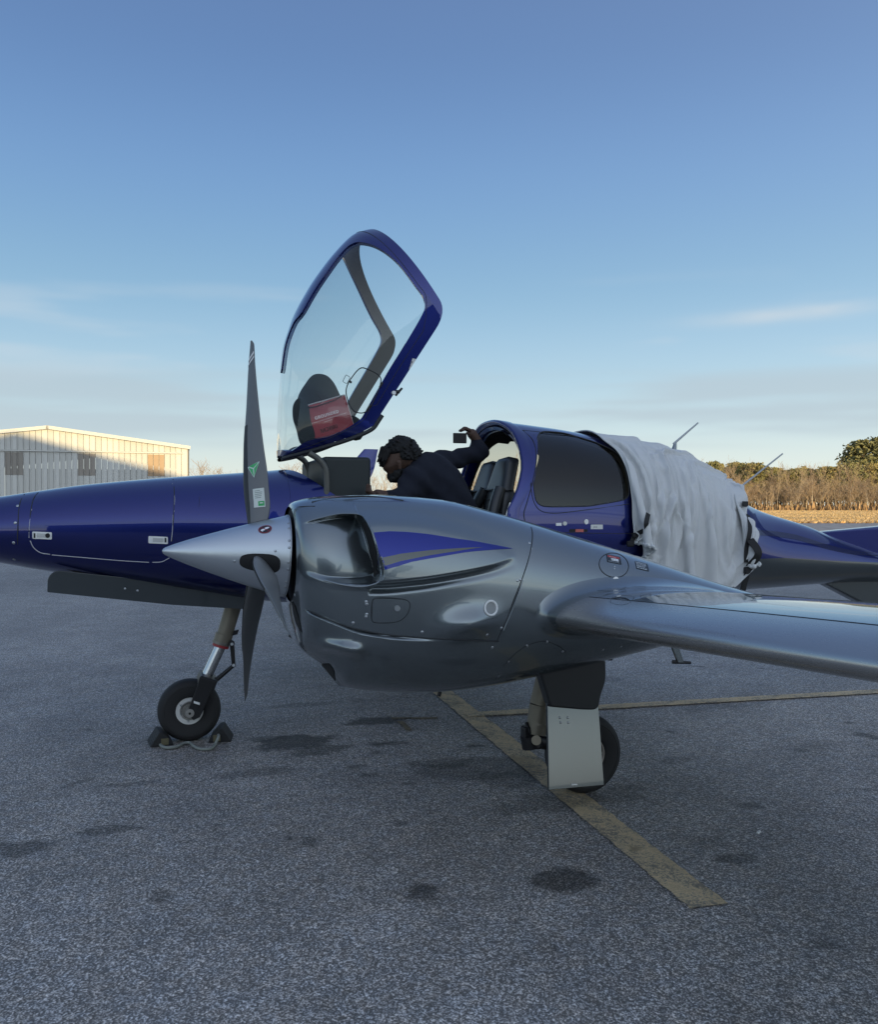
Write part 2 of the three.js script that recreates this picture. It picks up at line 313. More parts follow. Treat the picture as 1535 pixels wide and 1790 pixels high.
// ------------------------------------------------------------------ metal hangar to the left, its gable towards the viewer
M.wallMetal = std('cream_metal', [0.58, 0.565, 0.52], 0.55, 0, {});
M.wallMetalB = std('cream_metal_weathered', [0.53, 0.515, 0.47], 0.6, 0, {});
M.roofMetal = std('roof_metal', [0.55, 0.54, 0.5], 0.5, 0.1);
M.skylight = [[0.27, 0.24, 0.205], [0.40, 0.27, 0.16], [0.30, 0.26, 0.22]].map((c, i) => std('aged_translucent_sheet_' + i, c, 0.6));
M.darkTrim = std('dark_trim', [0.16, 0.15, 0.14], 0.6);
{
  const HD = 61, TURN = 17 * Math.PI / 180;
  const h = grp('metal_hangar', scene, camAt((83 - 767.5) / FOCAL * HD, HD).toArray());
  h.rotation.y = -YAW + TURN;      // local x to the right along the gable wall, z towards the viewer
  tag(h, 'cream metal hangar with a low gable and rust brown panels', 'hangar');
  // world x axis rotated by -YAW points along RIGHT; a further turn moves the right end away
  const half = 9.3, eave = 5.52, ridge = 6.72, pitch = 0.3875, ledge = 5.13;
  const topAt = (x) => mix(ridge, eave, Math.abs(x) / half);
  const N = 2 * Math.round(half / pitch);
  const lower = new THREE.BoxGeometry(1, 1, 0.03).translate(0, 0.5, 0);
  const panel = (w, hh, rib) => [box(w - 0.022, hh, 0.03, 0, hh / 2, 0), box(0.06, hh, 0.05, -w / 2 + 0.05, hh / 2, 0.03)];
  const low = merge(panel(pitch, ledge - 0.06)), holes = [-7, -6, -5, 5, 6, 7, 17, 18, 19, -19, -18, -17];
  const lowTop = merge([...panel(pitch, 1.05).map((g) => g.translate(0, ledge - 0.06 - 1.05 - 0.0, 0))]);
  const r = rng(3);
  for (let i = 0; i < N; i++) {
    const x = -half + (i + 0.5) * (2 * half / N), k = i - N / 2, m = r() < 0.5 ? M.wallMetal : M.wallMetalB;
    const p = obj('panel', low, m, h); p.position.set(x, 0, 0);
    const up = new THREE.Shape([[x - pitch / 2 + 0.011, ledge + 0.06], [x + pitch / 2 - 0.011, ledge + 0.06], [x + pitch / 2 - 0.011, topAt(x + pitch / 2) - 0.02], [x - pitch / 2 + 0.011, topAt(x - pitch / 2) - 0.02]].map((q) => new THREE.Vector2(...q)));
    const g = new THREE.ExtrudeGeometry(up, { depth: 0.03, bevelEnabled: false }); g.translate(0, 0, -0.015);
    obj('panel', merge([g, box(0.06, topAt(x) - ledge - 0.16, 0.05, x - pitch / 2 + 0.05, (topAt(x) + ledge) / 2, 0.03)]), m, h);
    if (holes.includes(k)) { const s = obj('skylight_panel', merge(panel(pitch, 1.55)), M.skylight[k < 0 ? 0 : k < 10 ? 2 : 1], h); s.position.set(x, ledge - 1.68, 0.022); s.scale.set(0.97, 1, 1); }
  }
  obj('ledge_beam', [box(2 * half - 0.4, 0.09, 0.16, 0, ledge, 0.06)], M.wallMetal, h);
  obj('corner_trim', [box(0.35, eave - 0.1, 0.06, half - 0.13, (eave - 0.1) / 2, 0.05)], M.wallMetal, h);
  obj('corner_trim', [box(0.35, eave - 0.1, 0.06, -half + 0.13, (eave - 0.1) / 2, 0.05)], M.wallMetal, h);
  obj('downpipe', [cyl([half + 0.1, 0, -0.1], [half + 0.1, eave - 0.15, -0.1], 0.06)], M.darkTrim, h);
  const slope = Math.atan((ridge - eave) / half), len = Math.hypot(half, ridge - eave);
  for (const s of [-1, 1]) {
    const g = box(len + 0.3, 0.1, 40, 0, 0, 0); g.rotateZ(-s * slope); g.translate(s * (half / 2 + 0.08), (ridge + eave) / 2 + 0.06, -19.8); obj('roof', g, M.roofMetal, h);
    const f = box(len + 0.32, 0.24, 0.05, 0, 0, 0); f.rotateZ(-s * slope); f.translate(s * (half / 2 + 0.08), (ridge + eave) / 2 + 0.03, 0.235); obj('fascia', f, M.wallMetal, h);
    obj('side_wall', box(0.06, eave - 0.05, 39.2, s * (half - 0.06), (eave - 0.05) / 2, -19.7), M.wallMetalB, h);
  }
  obj('end_wall', box(2 * half - 0.3, eave - 0.1, 0.06, 0, (eave - 0.1) / 2, -39.3), M.wallMetalB, h);
}
// the big hangar behind the viewer, whose shade lies over the apron
{
  const b = grp('large_hangar', scene, camAt(11, -50).toArray()); b.rotation.y = -YAW - Math.PI;
  tag(b, 'large grey metal hangar behind the viewpoint, shading the apron', 'hangar');
  const hw = 20, eave = 10.9, ridge = 15.4, D = 50;
  const gable = new THREE.Shape([[-hw, 0], [hw, 0], [hw, eave], [0, ridge], [-hw, eave]].map((q) => new THREE.Vector2(...q)));
  const wallM = std('grey_metal', [0.30, 0.31, 0.32], 0.6), doorM = std('door_metal', [0.16, 0.17, 0.18], 0.6);
  for (const z of [0, D]) { const g = new THREE.ExtrudeGeometry(gable, { depth: 0.3, bevelEnabled: false }); g.translate(0, 0, z - D + (z ? -0.3 : 0)); obj('gable_wall', g, wallM, b); }
  for (const s of [-1, 1]) {
    obj('side_wall', box(0.3, eave, D - 0.7, s * (hw - 0.15), eave / 2, -D / 2), wallM, b);
    const sl = Math.atan((ridge - eave) / hw), L = Math.hypot(hw, ridge - eave), g = box(L + 0.8, 0.3, D + 0.8); g.rotateZ(-s * sl); g.translate(s * (hw / 2 + 0.2), (eave + ridge) / 2 + 0.13, -D / 2); obj('roof', g, M.roofMetal, b);
  }
  for (let i = 0; i < 8; i++) obj('hangar_door', box(3.4, 7.8, 0.2, -12.2 + i * 3.5, 3.95, 0.15 + (i % 2) * 0.24), doorM, b);
}
// ------------------------------------------------------------------ trees
class Builder { constructor() { this.p = []; this.c = []; }
  tri(a, b, c) { this.p.push(...a, ...b, ...c); }
  limb(a, b, r0, r1) { const d = [b[0] - a[0], b[1] - a[1], b[2] - a[2]], l = Math.hypot(...d) || 1, x = Math.abs(d[1]) < 0.9 * l ? [-d[2] / l, 0, d[0] / l] : [1, 0, 0]; const q = Math.hypot(...x) || 1; x[0] /= q; x[2] /= q;
    const y = [(d[1] * x[2] - d[2] * x[1]) / l, (d[2] * x[0] - d[0] * x[2]) / l, (d[0] * x[1] - d[1] * x[0]) / l];
    const at = (o, r, t) => { const c = Math.cos(t) * r, s = Math.sin(t) * r; return [o[0] + x[0] * c + y[0] * s, o[1] + x[1] * c + y[1] * s, o[2] + x[2] * c + y[2] * s]; };
    for (let k = 0; k < 3; k++) { const t = k * 2.094, u = t + 2.094; this.tri(at(a, r0, t), at(a, r0, u), at(b, r1, u)); if (r1 > 0.002) this.tri(at(a, r0, t), at(b, r1, u), at(b, r1, t)); } }
  build() { const g = new THREE.BufferGeometry(); g.setAttribute('position', new THREE.Float32BufferAttribute(this.p, 3)); g.computeVertexNormals(); return g; } }
function bareTree(seed, H, dense = 1) {
  const r = rng(seed), trunk = new Builder(), twigs = new Builder();
  const grow = (o, d, len, rad, depth) => {
    let p = o; const n = depth === 0 ? 6 : 3;
    for (let i = 0; i < n; i++) {
      d = [d[0] + (r() - 0.5) * 0.22, d[1] + (r() - 0.4) * 0.12, d[2] + (r() - 0.5) * 0.22]; const l = Math.hypot(...d); d = d.map((k) => k / l);
      const q = [p[0] + d[0] * len / n, p[1] + d[1] * len / n, p[2] + d[2] * len / n], r0 = rad * (1 - 0.75 * i / n), r1 = rad * (1 - 0.75 * (i + 1) / n);
      (depth < 1 ? trunk : twigs).limb(p, q, r0, r1);
      if (depth < 3 && (depth > 0 || i > 0)) { const m = depth === 0 ? 2 + Math.floor(r() * 2 * dense) : 2; for (let k = 0; k < m; k++) { const a = r() * 6.283, up = 0.55 + 0.5 * r(); const e = [Math.cos(a) * 0.8, up, Math.sin(a) * 0.8], el = Math.hypot(...e); grow(q, e.map((t, z) => t / el * 0.75 + d[z] * 0.35), len * (depth === 0 ? 0.38 : 0.5) * (0.7 + 0.5 * r()), Math.max(0.016, r1 * 0.5), depth + 1); } }
      p = q;
    }
  };
  grow([0, -0.1, 0], [0, 1, 0], H * 0.78, 0.011 * H + 0.03, 0);
  return { trunk: trunk.build(), crown: twigs.build() };
}
function pineTree(seed, H, low = 0.45) {
  const r = rng(seed), trunk = new Builder(), leaf = new Builder();
  let p = [0, -0.1, 0]; const line = [p];
  for (let i = 0; i < 7; i++) { const q = [p[0] + (r() - 0.5) * 0.25, p[1] + H * 0.95 / 7, p[2] + (r() - 0.5) * 0.25]; trunk.limb(p, q, 0.02 * H * (1 - i / 8), 0.02 * H * (1 - (i + 1) / 8)); p = q; line.push(p); }
  const at = (y) => { const t = clamp(y / (H * 0.95) * 7, 0, 6.99), i = Math.floor(t), f = t - i; return line[i].map((k, n) => mix(k, line[i + 1][n], f)); };
  const nB = 34;
  for (let i = 0; i < nB; i++) {
    const y = H * mix(low, 0.97, Math.pow(i / nB, 0.9)), o = at(y), a = i * 2.4 + r(), L = H * 0.24 * Math.sqrt(Math.max(0.06, 1 - ((y / H - low) / (1.02 - low)) ** 1.6)) * (0.55 + 0.7 * r());
    const e = [o[0] + Math.cos(a) * L, o[1] + L * (0.1 + 0.35 * r()), o[2] + Math.sin(a) * L]; trunk.limb(o, e, 0.006 * H, 0.002);
    for (let k = 0; k < 5; k++) { const t = 0.45 + 0.55 * r(), c = o.map((v, n) => mix(v, e[n], t) + (r() - 0.5) * 0.06 * H), R = 0.045 * H * (0.6 + 0.8 * r());
      for (let s = 0; s < 20; s++) { const u = [r() - 0.5, (r() - 0.5) * 0.7, r() - 0.5], q = c.map((v, n) => v + u[n] * 2 * R), w = 0.02 * H * (0.6 + r()), b = r() * 6.28, f = r() - 0.3; leaf.tri([q[0] - Math.cos(b) * w, q[1] - f * w, q[2] - Math.sin(b) * w], [q[0] + Math.cos(b) * w, q[1] + f * w, q[2] + Math.sin(b) * w * 0.5], [q[0] + (r() - 0.5) * w, q[1] + w * (0.6 + r()), q[2] + (r() - 0.5) * w]); } }
  }
  return { trunk: trunk.build(), crown: leaf.build() };
}
M.bark = [[0.50, 0.41, 0.29], [0.40, 0.31, 0.21], [0.56, 0.47, 0.35]].map((c, i) => std('bark_' + i, c, 0.95));
M.twig = [[0.42, 0.31, 0.20], [0.36, 0.26, 0.17], [0.46, 0.35, 0.23]].map((c, i) => std('twig_' + i, c, 0.95));
M.needle = [[0.26, 0.225, 0.085], [0.30, 0.245, 0.095], [0.20, 0.19, 0.08]].map((c, i) => phy('pine_needles_' + i, c, 0.9, 0, {}));
M.pineBark = std('pine_bark', [0.2, 0.13, 0.085], 0.95);
function treeThing(name, parts, mats, pos, turn, s, label, category, group) {
  const t = grp(name, scene, pos); t.rotation.y = turn; t.scale.set(s[0], s[1], s[0]); obj('trunk', parts.trunk, mats[0], t); obj('crown', parts.crown, mats[1], t); tag(t, label, category, group); return t;
}
{
  const bare = [0, 1, 2, 3, 4, 5].map((i) => bareTree(100 + i, 9)), pines = [0, 1, 2, 3, 4].map((i) => pineTree(200 + i, 13, 0.28)), tall = pineTree(300, 19, 0.45);
  const pos = (u, d) => camAt((u - 767.5) / FOCAL * d, d, 0).toArray(), r = rng(21);
  // wood edge to the right
  for (let i = 0; i < 235; i++) { const u = 1190 + 420 * ((i + r()) / 235), d = 196 + 34 * r(); treeThing('bare_tree', bare[i % 6], [M.bark[i % 3], M.twig[(i * 5) % 3]], pos(u, d), r() * 6.3, [0.75 + 0.4 * r(), r() < 0.12 ? 1.0 + 0.15 * r() : 0.5 + 0.34 * r()], 'bare tan trunked tree of the wood edge beyond the straw field', 'bare tree', 'bare trees of the wood edge'); }
  for (let i = 0; i < 80; i++) { const u = 1190 + 420 * ((i + r()) / 80), d = 214 + 30 * r(); treeThing('pine_tree', pines[i % 5], [M.pineBark, M.needle[i % 3]], pos(u, d), r() * 6.3, [1.0 + 0.3 * r(), 0.70 + 0.22 * r() + 0.05 * Math.sin(u / 47)], 'olive green pine standing among the wood edge beyond the field', 'pine tree', 'pines of the wood edge'); }
  treeThing('pine_tree', tall, [M.pineBark, M.needle[2]], pos(1512, 232), 1, [1.65, 0.98], 'tallest dark pine with a broad crown above the wood', 'pine tree');
  treeThing('pine_tree', tall, [M.pineBark, M.needle[2]], pos(1556, 236), 3, [1.3, 1.06], 'tall broad pine cut by the edge of the frame', 'pine tree');
  // thin line of bare bushes and trees further left, mostly behind the aircraft
  for (let i = 0; i < 46; i++) { const u = 560 + 640 * ((i + r()) / 46), d = 205 + 30 * r(); treeThing('bare_tree', bare[i % 6], [M.bark[i % 3], M.twig[(i * 5) % 3]], pos(u, d), r() * 6.3, [0.9 + 0.4 * r(), 0.85 + 0.4 * r()], 'bare brown tree far behind the cockpit', 'bare tree', 'bare trees far behind the cockpit'); }
  for (let i = 0; i < 5; i++) treeThing('bare_tree', bare[i], [M.bark[1], M.twig[1]], pos(352 + i * 12.5, 150 + 6 * r()), r() * 6, [1.0, 0.8 + 0.12 * Math.sin(i * 1.3 + 0.4)], 'faint bare tree between the hangar and the propeller', 'bare tree', 'bare trees beside the hangar');
  for (let i = 0; i < 4; i++) treeThing('bare_tree', bare[i + 1], [M.bark[1], M.twig[1]], pos(495 + i * 18, 160 + 6 * r()), r() * 6, [1.0, 0.9], 'bare tree seen under the raised canopy', 'bare tree', 'bare trees under the raised canopy');
  // standing straw over the field: what the low sun lights
  {
    const n = 26000, g = new THREE.BufferGeometry(), p = []; for (let i = 0; i < 7; i++) { const a = i * 0.9, c = Math.cos(a), q = Math.sin(a), o = (i % 3 - 1) * 0.12, l = (i % 2 ? 0.1 : -0.08); p.push(o - c * 0.05, 0, -q * 0.05 + l, o + c * 0.05, 0, q * 0.05 + l, o + l, 0.7 + 0.3 * (i % 3) / 2, l * 1.5); } g.setAttribute('position', new THREE.Float32BufferAttribute(p, 3)); g.computeVertexNormals();
    const im = new THREE.InstancedMesh(g, phy('straw_blades', [0.80, 0.57, 0.29], 0.9, 0, { transmission: 0.3, thickness: 0 }), n), mt = new THREE.Matrix4(), q = new THREE.Quaternion(), cc = new THREE.Color();
    for (let i = 0; i < n; i++) { const d = 66.5 + 128 * Math.pow(r(), 1.25), c = camAt((mix(1080, 1640, r()) - 767.5) / FOCAL * d, d, 0); q.setFromAxisAngle(UPW, r() * 6.28); const w = 1.2 + 1.6 * r() + d / 90, hh = (0.13 + 0.14 * r() + (d - 66) / 900) * (0.7 + 0.6 * noise2(c.x / 6, c.z / 6, 4)); mt.compose(c, q, V(w, hh, w)); im.setMatrixAt(i, mt); const k = 0.75 + 0.45 * r(); im.setColorAt(i, cc.setRGB(k, k * 0.98, k * 0.93)); }
    im.name = 'straw'; im.castShadow = im.receiveShadow = true; tag(im, 'standing dry straw covering the field', 'straw', null, 'stuff'); scene.add(im);
  }
  // brown undergrowth at the foot of the wood
  const n = 12000, blade = new THREE.BufferGeometry(); blade.setAttribute('position', new THREE.Float32BufferAttribute([-0.16, 0, 0, 0.16, 0, 0.05, 0.05, 1, 0.1, 0.05, 0, -0.16, 0, 0, 0.16, -0.1, 0.8, 0], 3)); blade.computeVertexNormals();
  const im = new THREE.InstancedMesh(blade, std('undergrowth_stems', [0.33, 0.22, 0.12], 0.95), n), mt = new THREE.Matrix4(), q = new THREE.Quaternion(), cc = new THREE.Color();
  for (let i = 0; i < n; i++) { const p = pos(560 + 1060 * r(), 194 + 56 * r()); q.setFromAxisAngle(UPW, r() * 6.28); const s = 0.7 + 1.9 * r() * r(); mt.compose(V(...p), q, V(s * 1.6, s, s * 1.6)); im.setMatrixAt(i, mt); const k = 0.6 + 0.8 * r(); im.setColorAt(i, cc.setRGB(k, k * 0.96, k * 0.9)); }
  im.name = 'undergrowth'; im.castShadow = im.receiveShadow = true; tag(im, 'brown undergrowth at the foot of the wood', 'undergrowth', null, 'stuff'); scene.add(im);
}
// ------------------------------------------------------------------ the aircraft (x aft, y up, z to its own left; the nose wheel stands on the origin)
const plane = grp('light_aircraft');
tag(plane, 'blue and grey twin propeller light aircraft with its cockpit canopy raised', 'aircraft');
M.blue = phy('blue_paint', [0.004, 0.012, 0.135], 0.30, 0.8, { clearcoat: 1, clearcoatRoughness: 0.02 });
M.grey = phy('grey_metallic_paint', [0.175, 0.203, 0.218], 0.27, 0.86, { clearcoat: 1, clearcoatRoughness: 0.03 });
M.darkGrey = phy('dark_grey_paint', [0.045, 0.055, 0.06], 0.3, 0.3, { clearcoat: 0.8, clearcoatRoughness: 0.06 });
M.satin = std('satin_silver', [0.52, 0.56, 0.60], 0.36, 0.85);
M.black = std('black_gap', [0.008, 0.008, 0.009], 0.7);
M.rubber = std('black_rubber', [0.016, 0.016, 0.017], 0.75);
M.seal = std('seal_strip', [0.02, 0.022, 0.025], 0.6);
M.screw = std('screw_steel', [0.42, 0.44, 0.46], 0.35, 0.9);
M.steel = std('polished_steel', [0.55, 0.56, 0.57], 0.25, 0.95);
M.white = std('white_label', [0.78, 0.78, 0.76], 0.5);
M.strut = std('beige_strut', [0.19, 0.17, 0.13], 0.45, 0.25);
M.blackMetal = std('black_metal', [0.014, 0.014, 0.016], 0.42, 0.2);
M.leather = phy('black_leather', [0.022, 0.025, 0.028], 0.45, 0, { clearcoat: 0.25, clearcoatRoughness: 0.4 });
M.lining = std('dark_lining', [0.06, 0.058, 0.052], 0.9);
M.dash = std('dark_dash', [0.012, 0.019, 0.021], 0.55);
M.greyTrim = std('grey_trim', [0.12, 0.116, 0.104], 0.6);
M.glass = phy('clear_acrylic', [0.87, 0.90, 0.90], 0.0, 0, { transmission: 1, thickness: 0, ior: 1.49 });
M.tint = phy('tinted_acrylic', [0.74, 0.69, 0.60], 0.0, 0, { transmission: 1, thickness: 0, ior: 1.49 });
M.prop = std('propeller_grey', [0.145, 0.15, 0.152], 0.42, 0.1);
M.propDark = std('propeller_edge', [0.022, 0.024, 0.026], 0.5, 0.1);
M.brushed = std('brushed_metal', [0.46, 0.45, 0.44], 0.30, 0.85, { roughnessMap: dataTex(256, 64, (x, y) => { const k = 215 + 18 * noise2(x / 32, y / 1.3, 3) + 6 * hash(x, y); return [k, k, k]; }, { srgb: false }) });

class Body {                                                    // a lofted body: stations [x, top, bottom, widest height, half width, middle z, exponent]
  constructor(rows, disp) { const xs = rows.map((r) => r[0]); this.x0 = xs[0]; this.x1 = xs.at(-1); this.f = [1, 2, 3, 4, 5, 6].map((k) => interp(xs, rows.map((r) => r[k]))); this.disp = disp; this.S = (x, t) => this.pt(x, t); }
  at(x) { const [t, b, c, w, z, n] = this.f.map((f) => f(x)); return { t, b, c, w, z, n }; }
  pt(x, th) {
    const a = this.at(x), c = Math.cos(th), s = Math.sin(th), k = Math.pow(Math.abs(c) ** a.n + Math.abs(s) ** a.n, -1 / a.n);
    const y = a.c + k * s * (s > 0 ? a.t - a.c : a.c - a.b), z = a.z + a.w * k * c;
    return [x, y, z + (this.disp && c > 0 ? this.disp(x, y) * smooth(0, 0.3, c) : 0)];
  }
  theta(x, y) { const a = this.at(x), Y = y >= a.c ? (y - a.c) / (a.t - a.c) : -(a.c - y) / (a.c - a.b), q = clamp(Y, -1, 1); return Math.atan2(q, Math.pow(Math.max(0, 1 - Math.abs(q) ** a.n), 1 / a.n)); }
  zAt(x, y) { const a = this.at(x); if (y > a.t || y < a.b) return -9; return this.pt(x, this.theta(x, y))[2]; }
  hit(u, v) {                                                   // where the photograph's line of sight meets the near side: [x, theta]
    const d = ray(u, v), P = (t) => EYE.clone().addScaledVector(d, t), F = (t) => { const p = P(t); return p.x < this.x0 || p.x > this.x1 ? 1 : p.z - this.zAt(p.x, p.y); };
    let t = 1.5; while (t < 9 && F(t) > 0) t += 0.01;
    let a = t - 0.01, b = t; for (let i = 0; i < 18; i++) { const m = (a + b) / 2; F(m) > 0 ? a = m : b = m; }
    const p = P(b); return [p.x, this.theta(p.x, p.y)];
  }
  point(u, v, off = 0) { const [x, t] = this.hit(u, v), p = this.pt(x, t), n = normalOf(this.S, x, t, 2e-3, FLIP); return { p: V(p[0] + n[0] * off, p[1] + n[1] * off, p[2] + n[2] * off), n: V(...n) }; }
}
const FLIP = 1;                                                 // (x, theta) surfaces: the outside is to the left of the walk

const fus = new Body([
  [-1.62, 1.235, 1.205, 1.22, 0.02, 0, 2], [-1.58, 1.262, 1.165, 1.21, 0.07, 0, 2], [-1.5, 1.288, 1.13, 1.205, 0.115, 0, 2], [-1.3, 1.33, 1.085, 1.2, 0.175, 0, 2.05], [-0.978, 1.379, 1.025, 1.2, 0.24, 0, 2.15], [-0.81, 1.407, 0.99, 1.2, 0.27, 0, 2.2],
  [-0.55, 1.446, 0.94, 1.195, 0.31, 0, 2.25], [-0.1, 1.491, 0.865, 1.19, 0.375, 0, 2.3], [0.28, 1.52, 0.8, 1.18, 0.43, 0, 2.3], [0.51, 1.541, 0.77, 1.18, 0.465, 0, 2.3], [0.8, 1.60, 0.75, 1.18, 0.52, 0, 2.3],
  [1.0, 1.70, 0.73, 1.19, 0.55, 0, 2.35], [1.4, 1.83, 0.7, 1.2, 0.585, 0, 2.4], [1.79, 1.852, 0.68, 1.2, 0.595, 0, 2.4], [2.14, 1.826, 0.69, 1.2, 0.585, 0, 2.4], [2.5, 1.78, 0.7, 1.18, 0.56, 0, 2.35], [2.8, 1.742, 0.71, 1.14, 0.52, 0, 2.3],
  [3.1, 1.675, 0.725, 1.09, 0.46, 0, 2.2], [3.34, 1.558, 0.738, 1.05, 0.405, 0, 2.15], [3.5, 1.452, 0.745, 1.02, 0.365, 0, 2.1], [3.64, 1.355, 0.75, 0.99, 0.335, 0, 2.05], [3.8, 1.292, 0.756, 0.965, 0.305, 0, 2.05], [4.16, 1.196, 0.77, 0.94, 0.255, 0, 2.05],
  [4.31, 1.143, 0.775, 0.93, 0.24, 0, 2.05], [4.56, 1.06, 0.78, 0.92, 0.215, 0, 2], [4.84, 0.985, 0.775, 0.9, 0.19, 0, 2], [5.4, 0.97, 0.79, 0.89, 0.15, 0, 2], [7.0, 1.0, 0.9, 0.95, 0.06, 0, 2]]);
const D = Math.PI / 180;
// cockpit edge height along the tub, the rear arch, and the lower paint limit aft
const edgeY = curve([0.51, 1.541], [0.56, 1.528], [0.64, 1.47], [0.75, 1.385], [0.86, 1.32], [0.97, 1.288], [1.1, 1.28], [1.69, 1.275]);
const archX = (y) => curve([0.6, 1.69], [1.275, 1.69], [1.42, 1.76], [1.6, 1.815], [1.75, 1.82], [1.86, 1.79])(y);
const up1 = (x) => Math.min(90 * D, fus.theta(x, edgeY(x)));
const pxy = (pts) => pts.map(([u, v]) => fus.hit(u, v));
{
  const tubTh = (x, k) => { const a = x < 0.515 ? 90 * D : up1(x); return mix(-180 * D - a, a, k); };
  const parts = [gridSurf(fus.S, [...span(-1.62, -1.5, 8), ...span(-1.47, 0.51, 60)], span(90 - 360, 90, 96).map((t) => t * D), { flip: FLIP }),
    gridSurf(fus.S, span(0.511, 1.69, 50), span(0, 1, 90).map((k) => (x) => tubTh(x, k)), { flip: FLIP })];
  // aft cabin with its two window openings
  const win = rounded([[941, 753, 14], [985, 756, 10], [1040, 772, 10], [1085, 792, 20], [1099, 838, 8], [1102, 872, 16], [1030, 885, 10], [938, 886, 22], [933, 850, 6]].map((p) => p), 10, 4);
  const winS = win.map(([u, v]) => fus.hit(u, v)), winF = winS.map(([x, t]) => [1.91 + (x - 1.91) * 0.72, 180 * D - t]).reverse();
  const ys = [];
  const front = []; for (let i = 0; i <= 72; i++) { const t = mix(-90, 270, i / 72) * D; let x = 1.78; for (let k = 0; k < 6; k++) x = archX(fus.pt(x, t)[1]); front.push([x, t]); }
  const outline = [[3.2, -90 * D], [3.2, 270 * D], ...front.slice().reverse()];
  const k = [1, 0.5];
  parts.push(patch(fus.S, outline, { holes: [winS, winF], flip: FLIP, max: 0.035, k, e: 2e-3 }));
  const tailTh = (x) => fus.theta(x, curve([3.2, 0.985], [3.7, 0.985], [4.2, 0.955], [4.84, 0.928], [7, 0.95])(x));
  parts.push(gridSurf(fus.S, span(3.2, 7.0, 70), span(0, 1, 64).map((q) => (x) => mix(tailTh(x), 180 * D - tailTh(x), q)), { flip: FLIP }));
  obj('fuselage', merge(parts), M.blue, plane);
  obj('belly', gridSurf(fus.S, span(3.2, 7.0, 60), span(0, 1, 40).map((q) => (x) => mix(-180 * D - tailTh(x), tailTh(x), q)), { flip: FLIP }), M.darkGrey, plane);
  obj('paint_stripe', gridSurf(fus.S, span(2.7, 5.2, 60), [(x) => fus.theta(x, curve([2.7, 1.17], [3.6, 1.135], [3.9, 1.105], [4.2, 1.03], [4.5, 0.985], [5.2, 0.96])(x)), (x) => fus.theta(x, curve([2.7, 1.205], [3.6, 1.17], [3.9, 1.14], [4.2, 1.065], [4.5, 1.01], [5.2, 0.975])(x))], { flip: FLIP, off: 0.0012 }), phy('dark_blue_stripe', [0.003, 0.006, 0.06], 0.4, 0.5, { clearcoat: 0.6 }), plane);
  obj('cabin_lining', [patch(fus.S, outline.map(([x, t]) => [x < 2.2 ? x + 0.012 : x, t]), { holes: [winS, winF], flip: -FLIP, off: 0.03, max: 0.06, k, e: 2e-3 })], M.lining, plane);
  obj('cockpit_lining', gridSurf(fus.S, span(0.53, 1.69, 24), span(0, 1, 40).map((q) => (x) => tubTh(x, q)), { flip: -FLIP, off: 0.025 }), M.dash, plane);
  const rim = (flip) => gridSurf((x, q) => { const t = tubTh(x, flip ? 0.0 : 1), p = fus.S(x, t), n = normalOf(fus.S, x, t, 2e-3, FLIP); return [p[0] - n[0] * q, p[1] - n[1] * q, p[2] - n[2] * q]; }, span(0.53, 1.69, 40), [0, 0.028]);
  obj('cockpit_sill', [rim(0), rim(1)], M.blue, plane);
  const glass = patch(fus.S, winS, { flip: FLIP, off: -0.004, max: 0.06, k, e: 2e-3 }), glassF = patch(fus.S, winF, { flip: FLIP, off: -0.004, max: 0.06, k, e: 2e-3 });
  obj('cabin_window', glass, M.tint, plane); obj('cabin_window', glassF, M.tint, plane);
  const ring = (s, r, off, step = 1) => tube(s.filter((_, i) => i % step === 0).map(([x, t]) => { const p = fus.pt(x, t), n = normalOf(fus.S, x, t, 2e-3, FLIP); return V(p[0] + n[0] * off, p[1] + n[1] * off, p[2] + n[2] * off); }), r, 5, s.length * 2, true);
  obj('window_seal', [ring(winS, 0.004, -0.001), ring(winF, 0.004, -0.001)], M.seal, plane);
  // rear arch of the cockpit: a stepped blue rim round the opening
  const arch = front.filter(([x, t]) => fus.pt(x, t)[1] > 1.2);
  const archS = (q, t) => { const i = clamp(q, 0, arch.length - 1), a = arch[Math.floor(i)], b = arch[Math.min(arch.length - 1, Math.floor(i) + 1)], f = i - Math.floor(i); return [mix(a[0], b[0], f) + t[0], mix(a[1], b[1], f), t[1]]; };
  const prof = [[0.075, 0.001], [0.07, 0.010], [0.012, 0.013], [0.0, 0.006], [0.0, -0.012], [0.022, -0.016], [0.022, -0.05], [0.07, -0.055]];
  const pos = [], idx = []; arch.forEach(([x, t]) => prof.forEach(([dx, o]) => { const p = fus.pt(x + dx, t), n = normalOf(fus.S, x + dx, t, 2e-3, FLIP); pos.push(p[0] + n[0] * o, p[1] + n[1] * o, p[2] + n[2] * o); }));
  for (let i = 0; i < arch.length - 1; i++) for (let j = 0; j < prof.length - 1; j++) { const a = i * prof.length + j, b = a + prof.length; idx.push(a, a + 1, b + 1, a, b + 1, b); }
  obj('arch_rim', geom(pos, null, idx).toNonIndexed(), M.blue, plane);
  obj('headliner', patch(fus.S, [[1.82, 62 * D], [2.05, 62 * D], [2.05, 118 * D], [1.82, 118 * D]], { flip: -FLIP, off: 0.05, max: 0.05, k }), std('dark_headliner', [0.03, 0.03, 0.032], 0.9), plane);
  obj('bulkhead', (() => { const s = new THREE.Shape(span(0, 360, 40).map((a) => { const p = fus.pt(2.95, a * D); return new THREE.Vector2(p[2] * 0.94, 1.15 + (p[1] - 1.15) * 0.94); })), g = new THREE.ExtrudeGeometry(s, { depth: 0.02, bevelEnabled: false }); g.rotateY(Math.PI / 2); g.scale(1, 1, 1); g.translate(2.95, 0, 0); return g; })(), M.lining, plane);
  obj('cabin_floor', box(2.2, 0.03, 0.9, 1.75, 0.86, 0), M.dash, plane);
